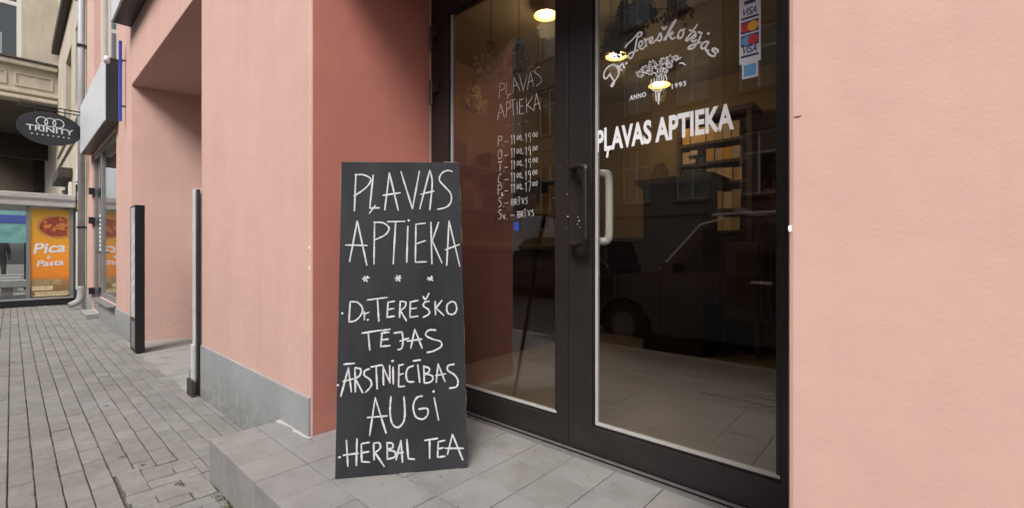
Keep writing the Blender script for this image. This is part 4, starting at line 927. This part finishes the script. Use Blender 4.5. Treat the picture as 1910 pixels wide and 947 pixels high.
B(q.x-.09, q.x+.09, 3.1, 3.3, ctop, ctop+.05).build('base', cabm, g, bevel=.008); m = MB(); m.tube([(q.x, 3.2, ctop+.05), (q.x, 3.2, ctop+.17)], .014, 8); m.lathe((q.x, 3.2, ctop+.17), [(0, 0), (.07, .008), (.075, .02), (0, .02)], 16); m.build('pan', darkmet, g)
a, b_ = onY(1080, 440, 3.36), onY(1336, 440, 3.36)
g = thing('dark_sideboard', (a.x, 3.5, FL), 'low dark wooden sideboard running behind the tall counter', 'sideboard')
B(a.x, b_.x, 3.55, 3.95, FL, z_(.12)).build('body', cabm, g, bevel=.004); B(a.x-.02, b_.x, 3.53, 3.97, z_(.12), z_(.155)).build('top', shelfm, g, bevel=.004)
for k in range(4):
    u0 = a.x+(b_.x-a.x)*k/4+.012; B(u0, u0+(b_.x-a.x)/4-.024, 3.536, 3.549, FL+.08, z_(.08)).build('door_front', cabm, g, bevel=.003)
# left wall: brown cabinet with shelves above
g = thing('wall_cabinet', (-3.2, 2, FL), 'reddish brown wooden cabinet along the ochre side wall', 'cabinet')
B(IX0+.01, -2.75, 1.15, 3.6, FL, z_(.02)).build('body', iwood, g, bevel=.004); B(IX0+.01, -2.70, 1.10, 3.65, z_(.02), z_(.06)).build('top', shelfm, g, bevel=.006)
for k in range(4): B(-2.749, -2.735, 1.18+k*.6, 1.74+k*.6, FL+.08, z_(-.02)).build('door_front', iwood, g, bevel=.003)
for zz in (.42, .85):
    sg = thing('wall_shelf', (-3.4, 2.4, z_(zz)), 'dark wooden wall shelf above the brown cabinet, %s' % ('lower one' if zz < .6 else 'upper one'), 'shelf'); B(IX0+.002, -3.30, 1.5, 3.6, z_(zz), z_(zz)+.035).build('board', shelfm, sg)
    for k in (1.6, 2.5, 3.4): B(IX0+.002, -3.35, k, k+.03, z_(zz)-.12, z_(zz)).build('bracket', shelfm, sg)
for k, (y, zz, h) in enumerate(((1.7, .455, .2), (2.0, .455, .26), (2.5, .455, .18), (3.0, .455, .24), (1.9, .885, .22), (2.4, .885, .18), (2.9, .885, .25))):
    o = B(IX0+.04, -3.34, y, y+.16, z_(zz)+.001, z_(zz)+h).build('brown_tin', iwood, bevel=.01); tag(o, 'brown tin standing on the %s wall shelf of the ochre side wall' % ('lower' if k < 4 else 'upper'), 'tin', 'tins on the %s wall shelf' % ('lower' if k < 4 else 'upper'))
# side shelf with red flowers at the right
q = onY(1442, 330, 3.4)
g = thing('flower_stand', (q.x, 3.5, FL), 'dark stand holding dried red flowers right of the shelf unit', 'stand')
B(q.x-.14, q.x+.25, 3.3, 3.7, z_(.30), z_(.34)).build('top', shelfm, g)
for xx in (q.x-.12, q.x+.20):
    for yy2 in (3.32, 3.66): B(xx, xx+.03, yy2, yy2+.03, FL, z_(.30)).build('leg', shelfm, g)
def bunch(name, top, length, spread, n, mt, label, seed, upward=False, cord=None, cat='dried herbs', grp='dried herb bunches hanging in the shop'):
    r = random.Random(seed); g = thing(name, top, label, cat, grp); m = MB(); st_ = MB(); sg = 1 if upward else -1
    for i in range(n):
        a = r.uniform(0, 6.283); t = r.random()**.6; rad = spread*t*r.uniform(.3, 1)
        p = Vector(top)+Vector((math.cos(a)*rad, math.sin(a)*rad, sg*length*(.15+.85*t)*r.uniform(.8, 1.05)))
        if i % 3 == 0: st_.tube([Vector(top), Vector(top).lerp(p, .5)+Vector((0, 0, -.01*sg)), p], .0015, 4, cap=False)
        for k in range(4):
            d = Vector((r.gauss(0, 1), r.gauss(0, 1), r.gauss(0, .8)+.6*sg)).normalized(); ln = r.uniform(.02, .05); wv2 = d.orthogonal().normalized()*ln*.3
            q = p+Vector((r.gauss(0, .012), r.gauss(0, .012), r.gauss(0, .015))); m.add([q, q+d*ln*.5+wv2, q+d*ln, q+d*ln*.5-wv2], [(0, 1, 2, 3)])
    m.build('leaves', mt, g); st_.build('stems', stringm, g)
    if cord: mb = MB(); mb.tube([Vector(top)+Vector((0, 0, -.02)), Vector((top[0], top[1], cord))], .003, 5); mb.build('cord', stringm, g)
def bp(px, py, Y): q = onY(px, py, Y); return (q.x, q.y, q.z)
bunch('herb_bunch', bp(916, 70, 1.10), .26, .12, 220, herbm, 'pale dried herb bunch hanging on a cord behind the hinged glass leaf', 1, cord=IZ)
bunch('herb_bunch', bp(968, 70, 1.5), .26, .12, 160, herbm, 'faded dried herb bunch hanging above the chalked shop hours', 2, cord=IZ)
bunch('herb_bunch', bp(884, 150, 1.9), .27, .13, 170, herbm, 'dried herb bunch hanging before the tins on the side wall', 3, cord=IZ)
bunch('herb_bunch', bp(1165, -10, 1.6), .34, .13, 170, herbg, 'green dried herb garland hanging above the lettering of the door', 4, cord=IZ)
bunch('herb_bunch', bp(1195, -30, 1.8), .26, .12, 140, herbg, 'dark green dried herb bunch hanging over the flower drawing', 5, cord=IZ)
bunch('herb_bunch', bp(1140, 40, 2.2), .26, .12, 120, herbg, 'dried herb bunch with stems hanging next to a lit lamp', 6, cord=IZ)
bunch('herb_bunch', bp(1262, -20, 2.1), .20, .10, 100, herbr, 'red dried flower bunch hanging upside down from the ceiling', 7, cord=IZ)
bunch('flower_bunch', (q.x+.05, 3.5, z_(.34)), .28, .14, 130, herbr, 'red dried flowers standing on the dark stand', 8, upward=True, grp=None, cat='flowers')
brass = mat('brass_halo_shade', (.62, .42, .16), .35, .08, 10, metal=.4)  # warm shade colour imitates the glowing ring around each lamp
# pendant lamps (lit in the photograph)
def pendant(px, py, Y, rad, label):
    q = onY(px, py, Y); g = thing('pendant_lamp', (q.x, q.y, q.z), label, 'lamp', 'pendant lamps in the shop')
    m = MB(); m.lathe(q, [(.03, rad*.75), (rad*.5, rad*.6), (rad*.9, rad*.25), (rad, 0), (rad*.97, 0), (rad*.86, rad*.24), (rad*.45, rad*.56), (.0, rad*.6)], 26); m.build('shade', brass, g, smooth=True)
    m = MB(); m.lathe(q+UP*rad*.10, [(0, .012), (rad*.55, .012), (rad*.60, .0), (0, -.012)], 24); m.build('diffuser', lampm, g)
    m = MB(); m.tube([q+UP*rad*.7, Vector((q.x, q.y, IZ))], .005, 6); m.build('cord', darkmet, g)
    l = bpy.data.lights.new('lamp', 'POINT'); l.energy = 2.4; l.color = (1, .76, .46); l.shadow_soft_size = .08; lo_ = bpy.data.objects.new('lamp_light', l); COL.objects.link(lo_); lo_.parent = g; lo_.location = (0, 0, -.10)
pendant(1150, 106, 2.6, .10, 'lit pendant lamp hanging beside the green herb garland')
pendant(1230, 160, 3.7, .12, 'lit pendant lamp hanging over the dark counter')
pendant(1018, 30, 1.9, .10, 'lit pendant lamp hanging behind the meeting stiles of the door')

# ============================================================ ACROSS THE STREET (seen mirrored in the glass)
pale2 = mat('bright_trim_highlight', (.72, .72, .73), .3, .04, 10)  # trim colour, also used for the painted highlight on the car pillar
def prof_car(name, x0, ys, label, paint, scale=1.0, van=False, grp=None):
    """car pointing to -x, near side at y = ys, body extends to -y"""
    g = thing(name, (x0+2.2, ys-.85, -.10), label, 'van' if van else 'car', grp); zg = -.10; Wd = 1.75*scale
    L_ = 4.55*scale
    def P_(lst): return [(x0+a*scale, zg+b*scale) for a, b in lst]
    body = [(.0, .42), (.04, .30), (.25, .24), (.42, .24), (.48, .42), (.62, .60), (.82, .66), (1.02, .60), (1.16, .42), (1.22, .24), (3.05, .24), (3.12, .42), (3.26, .60), (3.46, .66), (3.66, .60), (3.80, .42), (3.86, .26), (4.45, .30), (4.55, .45), (4.54, .85), (4.42, 1.02), (3.0, 1.04), (1.36, 1.02), (.75, .95), (.18, .84), (.03, .66)]
    if van: body = body[:19]+[(4.55, 1.15), (1.1, 1.15), (.5, 1.05), (.12, .9)]
    m = MB(); poly = P_(body); n = len(poly)
    ring = lambda y, sc_: [(x0+L_/2+(x-x0-L_/2)*sc_, y, z) for x, z in poly]
    v = ring(ys-.05, .985)+ring(ys, 1)+ring(ys-Wd, 1)+ring(ys-Wd+.05, .985)
    v = ring(ys, .985)+ring(ys-.05, 1)+ring(ys-Wd+.05, 1)+ring(ys-Wd, .985)
    f = [tuple(range(n)), tuple(range(4*n-1, 3*n-1, -1))]
    for s_ in range(3): f += [(s_*n+i, s_*n+n+i, s_*n+n+(i+1) % n, s_*n+(i+1) % n) for i in range(n)]
    m.add(v, f); BD = m.build('body', paint, g, bevel=.015)
    ins = .17
    if van: cab = [(.62, 1.10), (1.30, 1.95), (4.50, 2.0), (4.54, 1.10)]
    else: cab = [(1.28, 1.0), (1.74, 1.57), (2.0, 1.63), (4.1, 1.62), (4.35, 1.5), (4.48, 1.0)]
    base = P_(cab); n = len(base); m = MB()
    def lean_(x, z, side): t = (z-base[0][1])/(max(b[1] for b in base)-base[0][1]); return (x, ys-.03-ins*t if side else ys-Wd+.03+ins*t, z)
    m.add([lean_(x, z, 1) for x, z in base]+[lean_(x, z, 0) for x, z in base], [tuple(range(n)), tuple(range(2*n-1, n-1, -1))]+[(i, n+i, n+(i+1) % n, (i+1) % n) for i in range(n)]); RF = m.build('roof', paint, g, bevel=.02)
    # side glass, windscreen
    zt_, zl = base[0][1]+.03*scale, max(b[1] for b in base)-.09*scale
    def sg(a0, a1, b0, b1):
        m = MB()
        pts = [(x0+a0*scale, zt_), (x0+a1*scale, zt_), (x0+b1*scale, zl), (x0+b0*scale, zl)]
        q = [Vector(lean_(x, z, 1))+Vector((0, .004, 0)) for x, z in pts]; m.add(q+[p+Vector((0, -.008, 0)) for p in q], [(0, 1, 2, 3), (7, 6, 5, 4)]+[(i, (i+1) % 4, 4+(i+1) % 4, 4+i) for i in range(4)]); m.build('side_window', carg, RF)
    if van: sg(.85, 1.6, 1.30, 1.6)
    else: sg(1.45, 2.55, 1.82, 2.55); sg(2.65, 3.5, 2.65, 3.5); sg(3.6, 4.28, 3.6, 4.2)
    for wx in (.82, 3.46):
        for yy3 in (ys-.01, ys-Wd+.20):
            c = Vector((x0+wx*scale, yy3, zg+.315*scale)); m = MB(); rr2 = .315*scale
            prof = [(.17, .0), (.26, 0), (rr2-.02, -.01), (rr2, -.04), (rr2, -.15), (rr2-.02, -.19), (.1, -.19)]
            bq = len(m.v); nn = 26
            for rad, dy in prof:
                for k in range(nn): a = 2*math.pi*k/nn; m.v.append(c+Vector((rad*math.cos(a), dy, rad*math.sin(a))))
            for i in range(len(prof)-1):
                for k in range(nn): m.f.append((bq+i*nn+k, bq+i*nn+(k+1) % nn, bq+(i+1)*nn+(k+1) % nn, bq+(i+1)*nn+k)); m.mi.append(0)
            WH = m.build('wheel', tyre, g, smooth=True)
            m = MB(); bq = 0
            for k in range(nn): a = 2*math.pi*k/nn; m.v.append(c+Vector((.2*scale*math.cos(a), -.012, .2*scale*math.sin(a))))
            m.v.append(c+Vector((0, -.03, 0)))
            for k in range(nn): m.f.append((k, (k+1) % nn, nn)); m.mi.append(0)
            m.build('rim', oppm, WH)
    if not van:
        B(x0+1.42*scale, x0+4.2*scale, ys-.028, ys-.020, zt_-.040, zt_-.014).build('waist_trim', pale2, g)
        for hx in (2.3, 3.4): B(x0+hx*scale, x0+(hx+.2)*scale, ys, ys+.02, zg+.90*scale, zg+.93*scale).build('door_handle', pale2, g, bevel=.004)
        for lx in (1.3, 2.6): B(x0+lx*scale, x0+(lx+.008)*scale, ys-.004, ys+.0015, zg+.3*scale, zg+.98*scale).build('door_gap', gasket, g)
        m = MB(); m.tube([(x0+1.85*scale, ys-.19, zg+1.66*scale), (x0+4.2*scale, ys-.19, zg+1.66*scale)], .016, 6); m.build('roof_rail', pale2, g); m = MB(); m.tube([(x0+1.30*scale, ys-.022, zg+1.03*scale), (x0+1.72*scale, ys-.178, zg+1.55*scale), (x0+1.98*scale, ys-.192, zg+1.615*scale)], .013, 6); m.build('pillar_highlight', pale2, g)  # pillar tube is a painted highlight along pillar and roof edge
        for rx_ in (2.1, 3.0): m = MB(); m.box(x0+rx_*scale, x0+(rx_+.06)*scale, ys-.14, ys-Wd+.14, zg+1.66*scale, zg+1.72*scale); m.build('roof_bar', steel, g)
        m = MB(); m.box(x0+1.38*scale, x0+1.55*scale, ys-.02, ys+.16, zg+1.0*scale, zg+1.12*scale); m.build('side_mirror', paint, g, bevel=.02)
    for yy3 in (ys-.12, ys-Wd+.40): B(x0-.008, x0+.06, yy3-.28, yy3, zg+.60*scale, zg+.76*scale).build('headlight', chrome, g, bevel=.01)
    return g
prof_car('parked_car', -3.55, -2.62, 'black estate car with roof bars mirrored in the door glass', carp)
prof_car('parked_car', -9.9, -6.9, 'dark blue car mirrored small in the door glass', mat('dark_blue_paint', (.012, .014, .03), .2, .05, 3, coat=1.0))
prof_car('parked_van', -13.4, -7.0, 'white van mirrored in the left glass leaf', whitepaint, 1.15, van=True)

def opposite(x0, x1, Y, H, mt, lab, nwx, seed):
    g = thing('street_house', ((x0+x1)/2, Y, 0), lab, 'building'); m = MB(); hs_ = []; dx = (x1-x0)/nwx
    for f_ in range(3):
        for i in range(nwx):
            cx = x0+dx*(i+.5); z0 = 2.9+f_*3.2; hs_.append((cx-.55, cx+.55, z0, z0+1.95))
    t = MB(); wall(t, x0, x1, 0, H, Y, Y-.4, hs_); t.build('facade_wall', mt, g)
    B(x0, x1, Y-.401, Y-6, 0, H).build('house_body', mt, g)
    r = random.Random(seed)
    for h in hs_:
        t = MB(); xm = (h[0]+h[1])/2; zm = h[2]+1.3
        wall(t, h[0], h[1], h[2], h[3], Y-.16, Y-.22, [(h[0]+.07, xm-.03, h[2]+.07, zm-.03), (xm+.03, h[1]-.07, h[2]+.07, zm-.03), (h[0]+.07, xm-.03, zm+.03, h[3]-.07), (xm+.03, h[1]-.07, zm+.03, h[3]-.07)])
        W_ = t.build('window', whitem, g); B(h[0]+.05, h[1]-.05, Y-.20, Y-.19, h[2]+.05, h[3]-.05).build('pane', glassw, W_)
        B(h[0]+.01, h[1]-.01, Y-.385, Y-.375, h[2]+.01, h[3]-.01).build(*(('curtain', curtain) if r.random() < .6 else ('room_backing', darkroom)), W_)  # pale curtains added so the mirrored windows look bright
        B(h[0]-.08, h[1]+.08, Y+.0015, Y+.12, h[2]-.09, h[2]).build('sill', mt, W_)
    for zz in (2.4, 5.4): B(x0+.01, x1-.01, Y+.001, Y+.10, zz, zz+.16).build('string_course', mt, g)
    B(x0, x1, Y+.001, Y+.45, H-.4, H).build('cornice', mt, g)
opposite(-14.5, -4.5, -12.6, 11.7, oppm, 'grey tall house across the street mirrored in the glass', 5, 1)
opposite(-4.45, 7.0, -12.6, 11.9, oppm2, 'brown tall house across the street opposite the shop door', 6, 2)
opposite(-27, -14.55, -12.6, 12.0, cream, 'cream tall house farther along the far side of the street', 6, 3)
